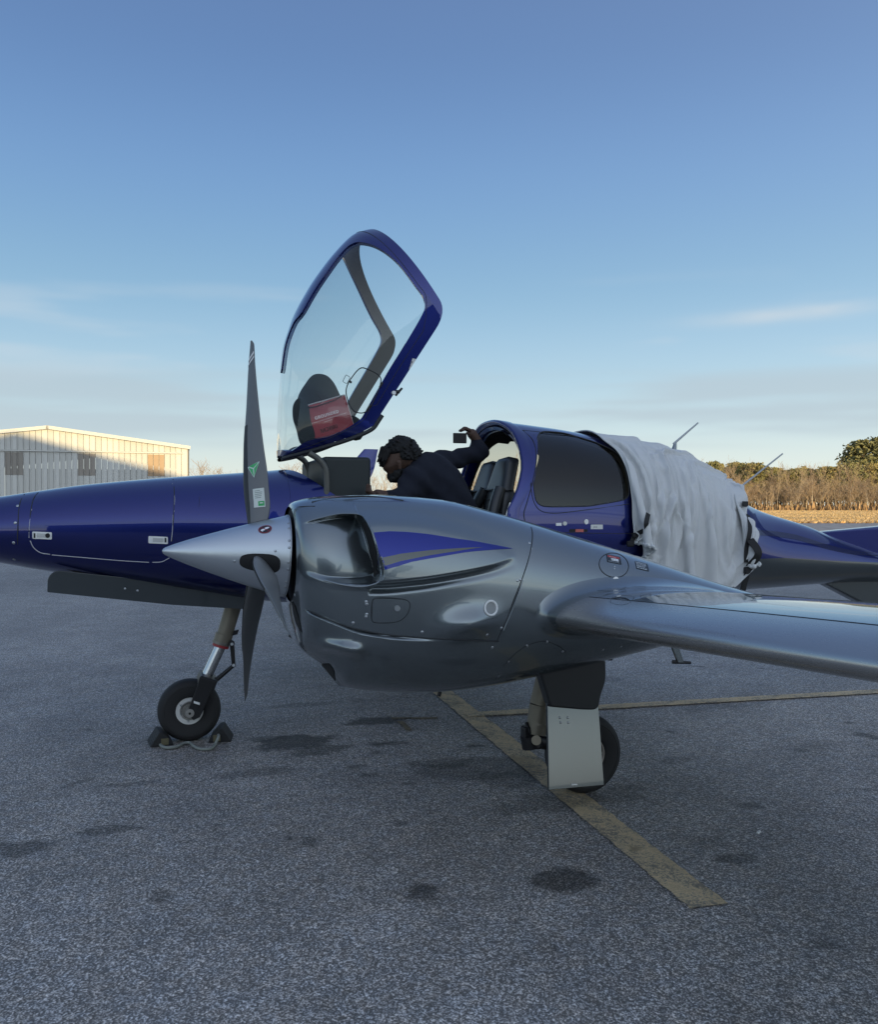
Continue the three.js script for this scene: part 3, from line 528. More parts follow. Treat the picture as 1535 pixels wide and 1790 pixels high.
  obj('instrument_panel', box(0.27, 0.30, 0.80, 0.825, 1.45, 0, 0.02), M.dash, plane);
  obj('firewall', box(0.03, 0.6, 0.72, 0.60, 1.15, 0), M.dash, plane);
}
// a seam as a thin dark strip lying in the surface, along pixels of the photograph
function seam(body, pts, r = 0.0028, mat = M.seal, off = 0.0002, closed = false) { return tube(pts.map(([u, v]) => body.point(u, v, off).p), r, 5, pts.length * 8, closed); }
function screws(body, pts, r, parent, mat = M.screw) {
  screws.g ??= (() => { const g = new THREE.SphereGeometry(1, 10, 6, 0, 6.2832, 0, 1.2); g.scale(1, 0.55, 1); g.translate(0, -0.15, 0); return g; })();
  for (const [u, v] of pts) { const { p, n } = body.point(u, v), m = obj('screw', screws.g, mat, parent); m.scale.setScalar(r); m.quaternion.setFromUnitVectors(UPW, n); m.position.copy(p); }
}
const decal = (body, pts, off, more = {}) => patch(body.S, pts.map(([u, v]) => body.hit(u, v)), { flip: FLIP, off, max: 0.02, k: [1, 0.4], e: 2e-3, ...more });
// a printed label: a patch whose uv runs over the outline's corners (four pixels: top left, top right, bottom right, bottom left)
function printed(body, q, off) {
  const c = q.map(([u, v]) => body.hit(u, v)), S = (a, b) => { const l = (i) => mix(mix(c[3][i], c[2][i], a), mix(c[0][i], c[1][i], a), b); return body.S(l(0), l(1)); };
  return gridSurf(S, span(0, 1, 6), span(0, 1, 4), { flip: 1, off, e: 2e-3 });
}
const circle = (u, v, ru, rv, n = 24, turn = 0) => span(0, n - 1, n - 1).map((i) => { const a = i / n * 6.2832, x = Math.cos(a) * ru, y = Math.sin(a) * rv; return [u + x * Math.cos(turn) - y * Math.sin(turn), v + x * Math.sin(turn) + y * Math.cos(turn)]; });
{
  // nose: seams, baggage door with its two latches
  obj('nose_seam', seam(fus, [[42, 864], [34, 880], [31, 910], [30, 945], [33, 980]]), M.seal, plane);
  screws(fus, [[30, 884], [26, 914], [23, 949], [24, 978]], 0.009, plane);
  const door = grp('baggage_door', plane);
  obj('door_seam', [seam(fus, [[66, 861], [58, 872], [53, 895], [50, 930]]), seam(fus, [[302, 838], [304, 860], [303, 900], [300, 946]])], M.seal, door);
  obj('door_edge', [seam(fus, [[52, 945], [58, 957], [70, 966], [87, 969]], 0.0024), seam(fus, [[90, 970], [150, 975], [210, 980], [260, 983]], 0.0024), seam(fus, [[266, 983], [282, 982], [296, 975]], 0.0024), seam(fus, [[302, 900], [301, 925], [299, 946]], 0.002), seam(fus, [[55, 890], [51, 915], [50, 940]], 0.0016), seam(fus, [[301, 845], [305, 870], [304, 895]], 0.0012)], std('pale_door_edge', [0.5, 0.5, 0.55], 0.4), door);
  for (const [u, v, s] of [[73, 936, 1], [276, 944, -1]]) {
    const l = grp('latch', door), q = [[-17, -7], [17, -7 + 1.5], [17, 7], [-17, 6 - 0.5]].map(([a, b]) => [u + a, v + b]);
    obj('plate', decal(fus, rounded(q, 2), 0.002, { thick: 0.003 }), M.white, l);
    obj('lever', decal(fus, [[-9, -4], [9, -3], [9, 3.5], [-9, 2.8]].map(([a, b]) => [u + a, v + b]), 0.004, { thick: 0.003 }), std('latch_lever', [0.55, 0.55, 0.54], 0.4, 0.2), l);
    obj('slot', decal(fus, [[-1.5, -4], [1.5, -4], [1.5, 4], [-1.5, 4]].map(([a, b]) => [u - s * 13 + a, v + b]), 0.004), M.black, l);
    if (s > 0) obj('lock', decal(fus, circle(u + 10, v, 4, 4), 0.006, { thick: 0.004 }), M.black, l);
  }
  obj('cowl_seam', seam(fus, [[345, 832], [348, 870], [347, 900]], 0.0008), M.seal, plane);
  // rear door
  const rd = grp('cabin_door', plane);
  obj('door_seam', [seam(fus, [[914, 752], [932, 770], [938, 800], [932, 840], [921, 880], [916, 898], [918, 912]], 0.0028), seam(fus, [[914, 752], [960, 757], [1040, 768]], 0.002)], M.seal, rd);
  obj('window_rim', [seam(fus, [[934, 760], [927, 800], [928, 840], [931, 868], [937, 884], [946, 893], [965, 897], [1020, 892], [1100, 881]], 0.0024)], M.seal, rd);
  obj('door_edge', seam(fus, [[985, 931], [1030, 932], [1106, 933]], 0.002), M.seal, rd);
  obj('button_plate', decal(fus, [[972, 914], [982, 914], [982, 919], [972, 919]], 0.0015), M.white, rd);
  obj('lock', decal(fus, circle(987.5, 915, 3.6, 3.6), 0.004, { thick: 0.004 }), M.screw, rd);
  obj('lock', decal(fus, circle(1025, 912, 3.6, 4.5), 0.004, { thick: 0.004 }), M.white, rd);
  obj('door_handle', decal(fus, [[996, 925], [1027, 925], [1027, 930], [996, 930]], 0.002), M.black, rd);
  obj('red_tag', decal(fus, [[1006, 925], [1020, 925], [1020, 930], [1006, 930]], 0.005, { thick: 0.003 }), std('red_tag', [0.5, 0.12, 0.1], 0.5), rd);
  const lab = canvasTex(128, 48, (c, w, h) => { c.fillStyle = '#dcdcd8'; c.fillRect(0, 0, w, h); c.fillStyle = '#8d8f93'; c.font = 'italic bold 26px sans-serif'; c.fillText('JAG', 24, 34); });
  obj('door_label', printed(fus, [[1033, 917], [1054, 917], [1054, 925], [1033, 925]], 0.0015), std('door_label', [0.9, 0.9, 0.9], 0.5, 0, { map: lab }), rd);
  obj('hinge_plate', decal(fus, rounded([[891, 878], [898, 880], [891, 902], [884, 900]], 1), 0.004, { thick: 0.003 }), M.white, rd);
  // aerials on the spine
  for (const [a, b, z] of [[[1178, 776], [1221, 739], 0], [[1278, 865], [1369, 793], 0]]) {
    const g = grp('aerial', plane), p = atZ(...a, z), q = atZ(...b, z);
    obj('rod', cyl(p, q, 0.008, 0.005, 10), std('aerial_grey', [0.42, 0.43, 0.44], 0.5, 0.2), g);
    obj('base', cyl(p.clone().addScaledVector(UPW, -0.06), p.clone().addScaledVector(q.clone().sub(p), 0.08), 0.022, 0.009, 10), M.grey, g);
  }
  // fin, tailplane and lower fin
  const finG = (pts, t) => { const s = new THREE.Shape(pts.map((p) => new THREE.Vector2(...p))), g = new THREE.ExtrudeGeometry(s, { depth: t, bevelEnabled: true, bevelThickness: t * 0.5, bevelSize: 0.02, bevelSegments: 3 }); g.translate(0, 0, -t / 2); return g; };
  obj('dorsal_fin', finG([[4.22, 1.135], [4.9, 1.165], [5.7, 1.21], [6.1, 1.5], [6.85, 2.45], [7.15, 2.45], [6.95, 0.98], [5.6, 0.95], [4.84, 0.94]], 0.06), M.blue, plane);
  obj('ventral_fin', finG([[4.30, 0.80], [4.84, 0.565], [5.6, 0.34], [6.4, 0.30], [6.6, 0.9], [5, 0.85]], 0.05), M.darkGrey, plane);
  const tp = new THREE.Shape([[6.75, -1.55], [7.15, -1.5], [7.2, 1.5], [6.75, 1.55], [6.6, 0]].map((p) => new THREE.Vector2(...p))), tg = new THREE.ExtrudeGeometry(tp, { depth: 0.03, bevelEnabled: true, bevelSize: 0.02, bevelThickness: 0.02, bevelSegments: 2 }); tg.rotateX(Math.PI / 2); tg.translate(0, 2.5, 0); obj('tailplane', tg, M.blue, plane);
}
// ------------------------------------------------------------------ engine nacelles
const lipX = curve([1.02, 0.575], [1.05, 0.60], [1.087, 0.613], [1.18, 0.592], [1.28, 0.566], [1.3, 0.55]);
const blistU = curve([0.53, 1.305], [0.62, 1.312], [0.75, 1.305], [0.9, 1.275], [1.05, 1.225], [1.16, 1.17]);
const blistL = curve([0.53, 1.045], [0.62, 1.045], [0.75, 1.052], [0.9, 1.07], [1.05, 1.095], [1.16, 1.125]);
const rampT = curve([0.34, 1.262], [0.42, 1.283], [0.5, 1.297], [0.57, 1.293], [0.62, 1.285]), rampB = curve([0.36, 1.075], [0.45, 1.052], [0.55, 1.045], [0.62, 1.05]);
const cowlLine = curve([0.333, 0.955], [0.45, 0.905], [0.55, 0.868], [0.75, 0.835], [1.08, 0.815], [1.2, 0.812]);
function scoop(x, y) {
  if (x < 0.33 || x > 1.2 || y < 1.0 || y > 1.35) return 0;
  const xl = lipX(y), yt = rampT(x), yb = rampB(x);
  let d = 0;
  if (x < xl + 0.008) {
    const inY = smooth(yb - 0.002, yb + 0.020, y) * (1 - smooth(yt - 0.008, yt + 0.003, y)), q = clamp((x - 0.345) / (xl - 0.345), 0, 1);
    d -= 0.085 * Math.pow(q, 1.2) * inY * (1 - smooth(xl, xl + 0.006, x));
    d += q * q * 0.024 * (smooth(yb - 0.026, yb - 0.002, y) * (1 - smooth(yb - 0.002, yb + 0.008, y)) + smooth(yt - 0.003, yt + 0.003, y) * (1 - smooth(yt + 0.006, yt + 0.05, y))) * (1 - smooth(xl, xl + 0.006, x));
  }
  const yu = blistU(x), yl = blistL(x), f = Math.pow(clamp(1 - (x - 0.56) / 0.6, 0, 1), 0.75) * smooth(xl - 0.002, xl + 0.005, x);
  if (f > 0) { const w = smooth(yl - 0.006, yl + 0.016, y) * (1 - smooth(yu - 0.06, yu + 0.012, y)); d += 0.052 * f * w; d -= 0.020 * f * Math.exp(-(((y - yl + 0.018) / 0.013) ** 2)); }
  return d;
}
const extra = (x, y) => (x > 1.3 ? 0 : scoop(x, y)
  + 0.020 * (1 - smooth(cowlLine(x) - 0.004, cowlLine(x) + 0.004, y)) * smooth(cowlLine(x) - 0.17, cowlLine(x) - 0.03, y) * (1 - smooth(0.5, 0.95, x)) * smooth(0.34, 0.40, x)   // the lower cowl stands proud of the upper
  + 0.036 * Math.exp(-(((x - 0.47) / 0.085) ** 4)) * Math.exp(-(((y - 0.812 + 0.15 * (x - 0.47)) / 0.026) ** 2)) * smooth(0.36, 0.44, x)          // small bulge low at the front
  + 0.035 * Math.exp(-((((x - 0.95) + 0.9 * (y - 0.88)) / 0.13) ** 2)) * Math.exp(-(((y - 0.885 - 0.28 * (x - 0.95)) / 0.055) ** 2)));             // blister before the firewall seam
const nacRows = (zc) => [[0.333, 1.326, 0.955, 1.13, 0.215, zc, 2.2], [0.338, 1.336, 0.945, 1.13, 0.235, zc, 2.2], [0.35, 1.344, 0.86, 1.12, 0.262, zc, 2.3], [0.37, 1.352, 0.775, 1.1, 0.285, zc, 2.35], [0.40, 1.359, 0.745, 1.08, 0.308, zc, 2.4], [0.458, 1.367, 0.70, 1.06, 0.335, zc, 2.45], [0.495, 1.370, 0.655, 1.05, 0.345, zc, 2.5], [0.53, 1.372, 0.617, 1.04, 0.352, zc, 2.5], [0.67, 1.374, 0.592, 1.02, 0.366, zc, 2.55],
  [0.93, 1.358, 0.573, 1.0, 0.37, zc, 2.5], [1.16, 1.309, 0.585, 0.98, 0.362, zc, 2.45], [1.37, 1.252, 0.613, 0.95, 0.345, zc, 2.4], [1.7, 1.156, 0.662, 0.92, 0.30, zc, 2.3], [2.0, 1.066, 0.71, 0.89, 0.24, zc, 2.2], [2.13, 1.025, 0.73, 0.88, 0.21, zc, 2.15], [2.44, 0.934, 0.775, 0.86, 0.13, zc, 2.1], [2.82, 0.845, 0.80, 0.82, 0.04, zc, 2], [2.9, 0.82, 0.812, 0.816, 0.01, zc, 2]];
const nac = new Body(nacRows(1.7), extra), nacR = new Body(nacRows(-1.7));
const nacelle = grp('engine_nacelle', plane);
{
  const ths = [...span(-85, 62, 290), ...span(66, 270, 60)].map((t) => t * D);
  obj('cowling', gridSurf(nac.S, [...span(0.333, 0.37, 9), ...span(0.374, 0.68, 120), ...span(0.684, 1.2, 120), ...span(1.22, 2.9, 56)], ths, { flip: FLIP, own: true, wrap: true }), M.grey, nacelle);
  const disc = (x, r, z) => { const g = new THREE.CircleGeometry(r, 40); g.rotateY(-Math.PI / 2); g.scale(1, 1.0, 1); g.translate(x, 1.135, z); return g; };
  obj('front_plate', disc(0.345, 0.2, 1.7), M.black, nacelle);
  // blue and grey paint on the air scoop
  const scoopS = patch(nac.S, [[653, 931], [680, 929], [710, 930], [750, 934], [800, 942], [850, 950], [897, 959], [850, 962], [810, 966], [770, 973], [720, 982], [667, 996], [662, 975]].map(([u, v]) => nac.hit(u, v)), { flip: FLIP, off: 0.0014, max: 0.012, k: [1, 0.4], e: 2e-3 });
  obj('blue_flash', scoopS, phy('blue_flash', [0.009, 0.02, 0.21], 0.38, 0.75, { clearcoat: 0.6, clearcoatRoughness: 0.03 }), nacelle);
  obj('grey_flash', patch(nac.S, [[663, 975], [700, 968], [750, 962], [800, 958.5], [845, 957], [800, 963.5], [750, 971], [700, 981], [669, 990]].map(([u, v]) => nac.hit(u, v)), { flip: FLIP, off: 0.0022, max: 0.012, k: [1, 0.4], e: 2e-3 }), phy('dark_grey_flash', [0.07, 0.076, 0.07], 0.35, 0.4, { clearcoat: 1, clearcoatRoughness: 0.03 }), nacelle);
  obj('panel_seam', [seam(nac, [[503, 1048], [540, 1068], [580, 1086], [620, 1099], [680, 1110], [740, 1115], [800, 1118], [872, 1121]], 0.0026), seam(nac, [[929, 922], [931, 932], [930, 950], [922, 985], [908, 1025], [890, 1072], [876, 1104], [868, 1122]], 0.0022)], M.seal, nacelle);
  const lip = (pts, r) => tube(pts.map(([u, v, o]) => nac.point(u, v, o ?? 0).p), r, 8, 80);
  obj('intake_lip', [lip([[543, 916, -0.001], [565, 910, -0.001], [595, 905.5, -0.001], [622, 905, -0.001], [637, 907, -0.001], [644, 914, -0.003]], 0.0035), lip([[644, 914, -0.003], [650, 930, -0.002], [657, 955, -0.002], [663, 985, -0.002], [666, 1003, -0.002], [662, 1016, -0.002], [650, 1023, -0.002], [628, 1026, -0.001], [596, 1022, -0.001], [567, 1014, -0.001]], 0.0045)], M.grey, nacelle);
  obj('intake_mouth', decal(nac, [[632, 913], [641, 912], [648, 930], [655, 955], [661, 985], [663, 1002], [655, 1008], [651, 985], [645, 955], [638, 930]], 0.0015), M.black, nacelle);
  const pale = phy('panel_edge', [0.32, 0.35, 0.37], 0.3, 0.6);
  obj('panel_edge', [seam(nac, [[930, 958], [912, 1022], [894, 1070], [880, 1102]], 0.0016, pale, 0.0015)], pale, nacelle);
  const hatch = grp('oil_hatch', nacelle), ho = rounded([[651, 1046, 7], [716, 1048, 12], [716, 1068, 22], [700, 1087, 14], [650, 1088, 7]], 6);
  obj('hatch_cover', decal(nac, ho, 0.0025, { thick: 0.004 }), M.grey, hatch);
  obj('hatch_seam', tube(ho.filter((_, i) => i % 3 === 0).map(([u, v]) => nac.point(u, v, 0.001).p), 0.0024, 5, 120, true), M.seal, hatch);
  obj('hatch_latch', decal(nac, circle(694, 1063, 5, 5), 0.007, { thick: 0.005 }), M.screw, hatch);
  screws(nac, [[702, 1058], [708, 1058], [702, 1069], [708, 1069], [658, 1051], [658, 1075]], 0.004, hatch);
  const vent = grp('side_vent', nacelle), c1 = circle(858, 1063, 10.5, 12.5, 26);
  obj('vent_ring', tube(c1.map(([u, v]) => nac.point(u, v, 0.002).p), 0.0045, 6, 80, true), M.white, vent);
  obj('vent_mesh', decal(nac, circle(858, 1063, 9.5, 11.5), 0.002), std('vent_mesh', [0.25, 0.26, 0.26], 0.5, 0.4), vent);
  screws(nac, [[617, 1089], [738, 1105], [852, 1110], [877, 1098], [861, 1132], [910, 1013], [926, 949], [515, 1040], [640, 1052], [640, 1078], [641, 1056], [641, 1074]], 0.0065, nacelle);
  screws(nac, [[905, 1015], [922, 1129], [957, 1122], [984, 1139], [889, 1157], [872, 1182], [1055, 1136], [1086, 1131]], 0.006, nacelle);
  obj('access_panel', seam(nac, [[866, 1187], [886, 1158], [915, 1132], [950, 1121], [978, 1130], [990, 1140]], 0.0016), M.seal, nacelle);
  const cap = grp('fuel_filler', nacelle);
  obj('filler_ring', seam(nac, circle(1073.5, 988, 26, 21, 20, 0.25), 0.0022, M.seal, 0, true), M.seal, cap);
  const fl = canvasTex(160, 96, (c, w, h) => { c.fillStyle = '#20262c'; c.fillRect(0, 0, w, h); c.fillStyle = '#9a3030'; c.fillRect(10, 10, 140, 26); c.fillStyle = '#d9a0a0'; c.font = 'bold 20px sans-serif'; c.fillText('JET FUEL', 30, 31); c.fillStyle = '#e8eaec'; c.fillRect(46, 42, 84, 28); c.fillStyle = '#20262c'; c.font = 'bold 24px sans-serif'; c.fillText('JET A-1', 46, 65); c.fillStyle = '#c6ccd2'; c.font = '15px sans-serif'; c.fillText('USABLE 25 US GAL', 10, 89); });
  obj('filler_label', printed(nac, [[1060, 969], [1084, 974], [1087, 987], [1062, 982]], 0.0015), std('filler_label', [1, 1, 1], 0.5, 0, { map: fl }), cap);
  screws(nac, [[1075, 990], [1075, 994]], 0.004, cap);
  obj('filler_lock', decal(nac, circle(1076, 1013.5, 4.8, 4.8), 0.005, { thick: 0.004 }), M.white, cap);
  const fl2 = canvasTex(128, 80, (c, w, h) => { c.fillStyle = '#2a333b'; c.fillRect(0, 0, w, h); c.fillStyle = '#dde2e6'; c.font = 'bold 15px sans-serif'; ['Auxiliary Tank', '50 L  13 US gal', 'Usable Fuel', '98 L  26 US gal'].forEach((s, i) => c.fillText(s, 6, 18 + i * 18)); });
  obj('fuel_placard', printed(nac, [[1110, 981], [1132, 986], [1135, 999], [1113, 994]], 0.0015), std('fuel_placard', [1, 1, 1], 0.5, 0, { map: fl2 }), nacelle);
  obj('top_scoop_edge', [seam(nac, [[545, 878], [600, 869], [650, 868], [705, 875]], 0.003), seam(nac, [[507, 890], [525, 886], [550, 885]], 0.002)], M.seal, nacelle);
  obj('intake_slot', decal(nac, [[508, 1050], [513, 1053], [522, 1078], [528, 1106], [521, 1096], [513, 1072]], 0.002), M.black, nacelle);
  obj('lower_intake', decal(nac, rounded([[562, 1160], [576, 1160], [584, 1172], [587, 1194], [578, 1190], [567, 1176]], 3), 0.002), M.black, nacelle);
  obj('drain_pipe', cyl(atZ(772, 1200, 1.7), atZ(767, 1217, 1.7), 0.008, 0.008), M.blackMetal, nacelle);
  // the other engine, beyond the fuselage
  const nr = grp('engine_nacelle', plane);
  obj('cowling', gridSurf(nacR.S, [...span(0.333, 0.37, 5), ...span(0.4, 2.9, 60)], span(0, 358, 70).map((t) => t * D), { flip: FLIP, own: true, wrap: true }), M.grey, nr);
  obj('front_plate', disc(0.345, 0.2, -1.7), M.black, nr);
}
// ------------------------------------------------------------------ spinner and propeller blades
function bladeGeo(dark) {
  const chord = curve([0.06, 0.06], [0.13, 0.085], [0.2, 0.108], [0.3, 0.113], [0.45, 0.10], [0.65, 0.074], [0.82, 0.050], [0.91, 0.034], [0.935, 0.010]);
  const gam = curve([0.06, 38], [0.2, 36], [0.45, 44], [0.65, 55], [0.82, 62], [0.935, 66]), thk = curve([0.06, 0.05], [0.15, 0.038], [0.3, 0.022], [0.6, 0.013], [0.935, 0.004]);
  const fwd = curve([0.06, -0.02], [0.13, -0.032], [0.3, -0.047], [0.45, -0.043], [0.65, -0.027], [0.82, -0.015], [0.935, -0.004]);   // x of the leading edge
  const S = (r, q) => {                                        // q from 0 to 1 runs over the front face from the leading to the trailing edge and back over the rear face
    const c = chord(r), g = gam(r) * D, t = thk(r), f = clamp(q < 0.5 ? q * 2 : 2 - q * 2, 0, 1), y = (q < 0.5 ? 1.4 : -0.7) * t * Math.sqrt(f) * (1 - f) * 1.3;
    return [fwd(r) + c * f * Math.cos(g) - y * Math.sin(g), r, c * (f - 0.5) * Math.sin(g) + y * Math.cos(g)];
  };
  const rs = [...span(0.06, 0.9, 34), ...span(0.905, 0.935, 6)], th = (n) => span(0, 1, n).map((k) => k);
  if (dark) return gridSurf(S, rs.filter((r) => r < 0.56 && r > 0.1), [...span(0.003, 0.13, 6)], { flip: -1, off: 0.0012, e: 1e-3 });
  if (dark === 0) return S;
  return gridSurf(S, rs, th(40), { own: true });
}
const HUB = V(0.2175, 1.138, 1.7), TILT = 3.3 * D;
function spinnerAt(hub, first, detail) {
  const sp = grp('spinner', plane); sp.position.copy(hub); sp.rotation.z = -TILT;
  const prof = [[-0.362, 0], [-0.359, 0.008], [-0.352, 0.014], [-0.32, 0.028], [-0.27, 0.047], [-0.2, 0.071], [-0.12, 0.097], [-0.04, 0.121], [0.02, 0.138], [0.06, 0.149], [0.09, 0.158], [0.103, 0.163], [0.105, 0.163], [0.107, 0.158], [0.107, 0.0]];
  const g = new THREE.LatheGeometry(prof.map(([x, r]) => new THREE.Vector2(r, x)), 72); g.rotateZ(-Math.PI / 2);
  obj('spinner_cone', g, M.satin, sp);
  const rad = curve(...prof.slice(0, 13).map(([x, r]) => [x, r]));
  const S = (x, a) => { const r = rad(x) ; return [x, r * Math.cos(a), r * Math.sin(a)]; };
  for (let k = 0; k < (detail ? 3 : 0); k++) {
    const a = first + k * 120 * D;
    if (detail) {
      const hole = span(0, 31, 31).map((i) => { const q = i / 32 * 6.2832, c = Math.cos(q), s = Math.sin(q), k = Math.pow(Math.abs(c) ** 3 + Math.abs(s) ** 3, -1 / 3); return [-0.008 + 0.074 * k * c, a - 0.02 + 0.27 * k * s]; });
      obj('blade_opening', patch(S, hole, { off: 0.0012, max: 0.015, k: [1, 0.15], flip: -1 }), M.black, sp);
      const aa = a - 0.35;
    }
    const b = grp('propeller_blade', plane); b.position.copy(hub); b.rotation.set(a, 0, 0);
    spinnerAt.g ??= bladeGeo(); spinnerAt.d ??= bladeGeo(1);
    obj('blade', spinnerAt.g, M.prop, b); obj('edge_strip', spinnerAt.d, M.propDark, b);
    if (detail) {
      const Sb = bladeGeo(0), P = (q) => patch(Sb, q, { off: 0.0016, flip: -1, max: 0.02, k: [1, 0.2] });
      const onFace = (r, f) => [r, f / 2];
      if (k === 0) {
        const green = std('blade_green', [0.06, 0.42, 0.14], 0.5), pale = std('blade_pale', [0.62, 0.72, 0.66], 0.5);
        obj('emblem', patch(Sb, [[0.366, 0.135], [0.382, 0.385], [0.316, 0.255]].map((p) => p), { off: 0.0014, flip: -1, max: 0.01, k: [1, 0.2] }), pale, b);
        for (const t of [[[0.3645, 0.155], [0.354, 0.243], [0.322, 0.250]], [[0.3685, 0.165], [0.3785, 0.36], [0.358, 0.258]], [[0.376, 0.367], [0.354, 0.268], [0.322, 0.262]]]) obj('emblem_facet', patch(Sb, t, { off: 0.0024, flip: -1, max: 0.01, k: [1, 0.2] }), green, b);
        const st = canvasTex(64, 96, (c, w, h) => { c.fillStyle = '#c9cfc8'; c.fillRect(0, 0, w, h); c.fillStyle = '#6f7a74'; for (let i = 0; i < 5; i++) c.fillRect(10, 10 + i * 9, 30 + (i * 13) % 16, 3); c.fillStyle = '#2f9a55'; c.fillRect(26, 66, 34, 24); c.fillStyle = '#c9cfc8'; c.fillRect(34, 72, 18, 6); });
        obj('blade_label', gridSurf((p, q) => Sb(mix(0.188, 0.268, q), mix(0.22, 0.42, p)), span(0, 1, 4), span(0, 1, 4), { off: 0.002, flip: 1 }), std('blade_label', [1, 1, 1], 0.5, 0, { map: st }), b);
      }
      for (const [r0, r1] of [[0.868, 0.880], [0.848, 0.858]]) obj('tip_stripe', patch(Sb, [[r0 - 0.03, 0.02], [r1 - 0.03, 0.02], [r1, 0.46], [r0, 0.46]], { off: 0.0014, flip: -1, max: 0.02, k: [1, 0.2] }), M.white, b);
    }
  }
  if (detail) {
    const put = (x, a, r) => { const p = S(x, a), n = normalOf(S, x, a, 1e-3, -1), m = obj('screw', screws.g, M.screw, sp); m.scale.setScalar(r); m.quaternion.setFromUnitVectors(UPW, V(...n)); m.position.set(...p); };
    for (let k = 0; k < 36; k++) if (k % 3 !== 1) put(0.094, first + (k * 10 + 4) * D, 0.0055);
    for (let k = 0; k < 3; k++) { put(-0.1, first + k * 120 * D + 0.02, 0.006); put(0.045, first + k * 120 * D - 0.37, 0.0055); }
    obj('spinner_seam', [0.06, 0.098].map((x) => { const t = new THREE.TorusGeometry(rad(0.1) + 0.0002, 0.0007, 4, 90); t.rotateY(Math.PI / 2); t.translate(x === 0.06 ? 0.0995 : 0.0995, 0, 0); return t; }).slice(0, 1), M.seal, sp);
    const wn = canvasTex(96, 96, (c, w, h) => { c.fillStyle = '#7c2630'; c.beginPath(); c.arc(48, 48, 48, 0, 7); c.fill(); c.fillStyle = '#14151f'; c.beginPath(); c.arc(48, 48, 39, 0, 7); c.fill(); c.fillStyle = '#e6e8ec'; c.beginPath(); c.ellipse(36, 54, 20, 11, -0.3, 0, 7); c.fill(); c.beginPath(); c.ellipse(60, 40, 20, 11, -0.3, 0, 7); c.fill(); c.fillRect(24, 56, 10, 16); c.strokeStyle = '#7c2630'; c.lineWidth = 8; c.beginPath(); c.moveTo(22, 26); c.lineTo(74, 72); c.stroke(); });
    for (const [a, x] of [[40 * D, 0.008]]) {
      const g = patch(S, circle(0, 0, 1, 1, 28).map(([p, q]) => [x + p * 0.025, a + q * 0.165]), { off: 0.0014, max: 0.01, k: [1, 0.14], flip: -1 }); const uv = g.attributes.uv; for (let i = 0; i < uv.count; i++) uv.setXY(i, 0.5 + (uv.getX(i) - x) / 0.05, 0.5 - (uv.getY(i) - a) / 0.33);
      obj('warning_sticker', g, std('warning_sticker', [1, 1, 1], 0.45, 0, { map: wn }), sp);
    }
  }
  return sp;
}
spinnerAt(HUB, -18.4 * D, true);
spinnerAt(V(0.2175, 1.138, -1.7), 60 * D, false);
// ------------------------------------------------------------------ wings
function wingS(side, raw) {
  const chord = curve([0, 1.30], [2.3, 1.29], [6.45, 0.82]);
  return (z, q) => {
    const az = Math.abs(z), k = raw ? Math.pow(clamp((2.20 - az) / 0.17, 0, 1.1), 2.6) : 0, c = chord(az), t = 0.142 * (1 + 0.55 * k);
    const top = q < 0.5, f0 = top ? 1 - q * 2 : q * 2 - 1, f = f0 * f0 * (1.6 - 0.6 * f0);
    let y = 5 * t * (0.2969 * Math.sqrt(f) - 0.126 * f - 0.3516 * f * f + 0.2843 * f ** 3 - 0.1036 * f ** 4) * (top ? 1 : -0.82) + 0.09 * f * (1 - f);
    const x = 1.262 + 0.012 * az - 0.06 * k + f * (c + 0.06 * k), inc = -0.03 * f;
    return [x, 0.893 + 0.057 * (az - 2.06) + (y + inc) * c, side * az];
  };
}
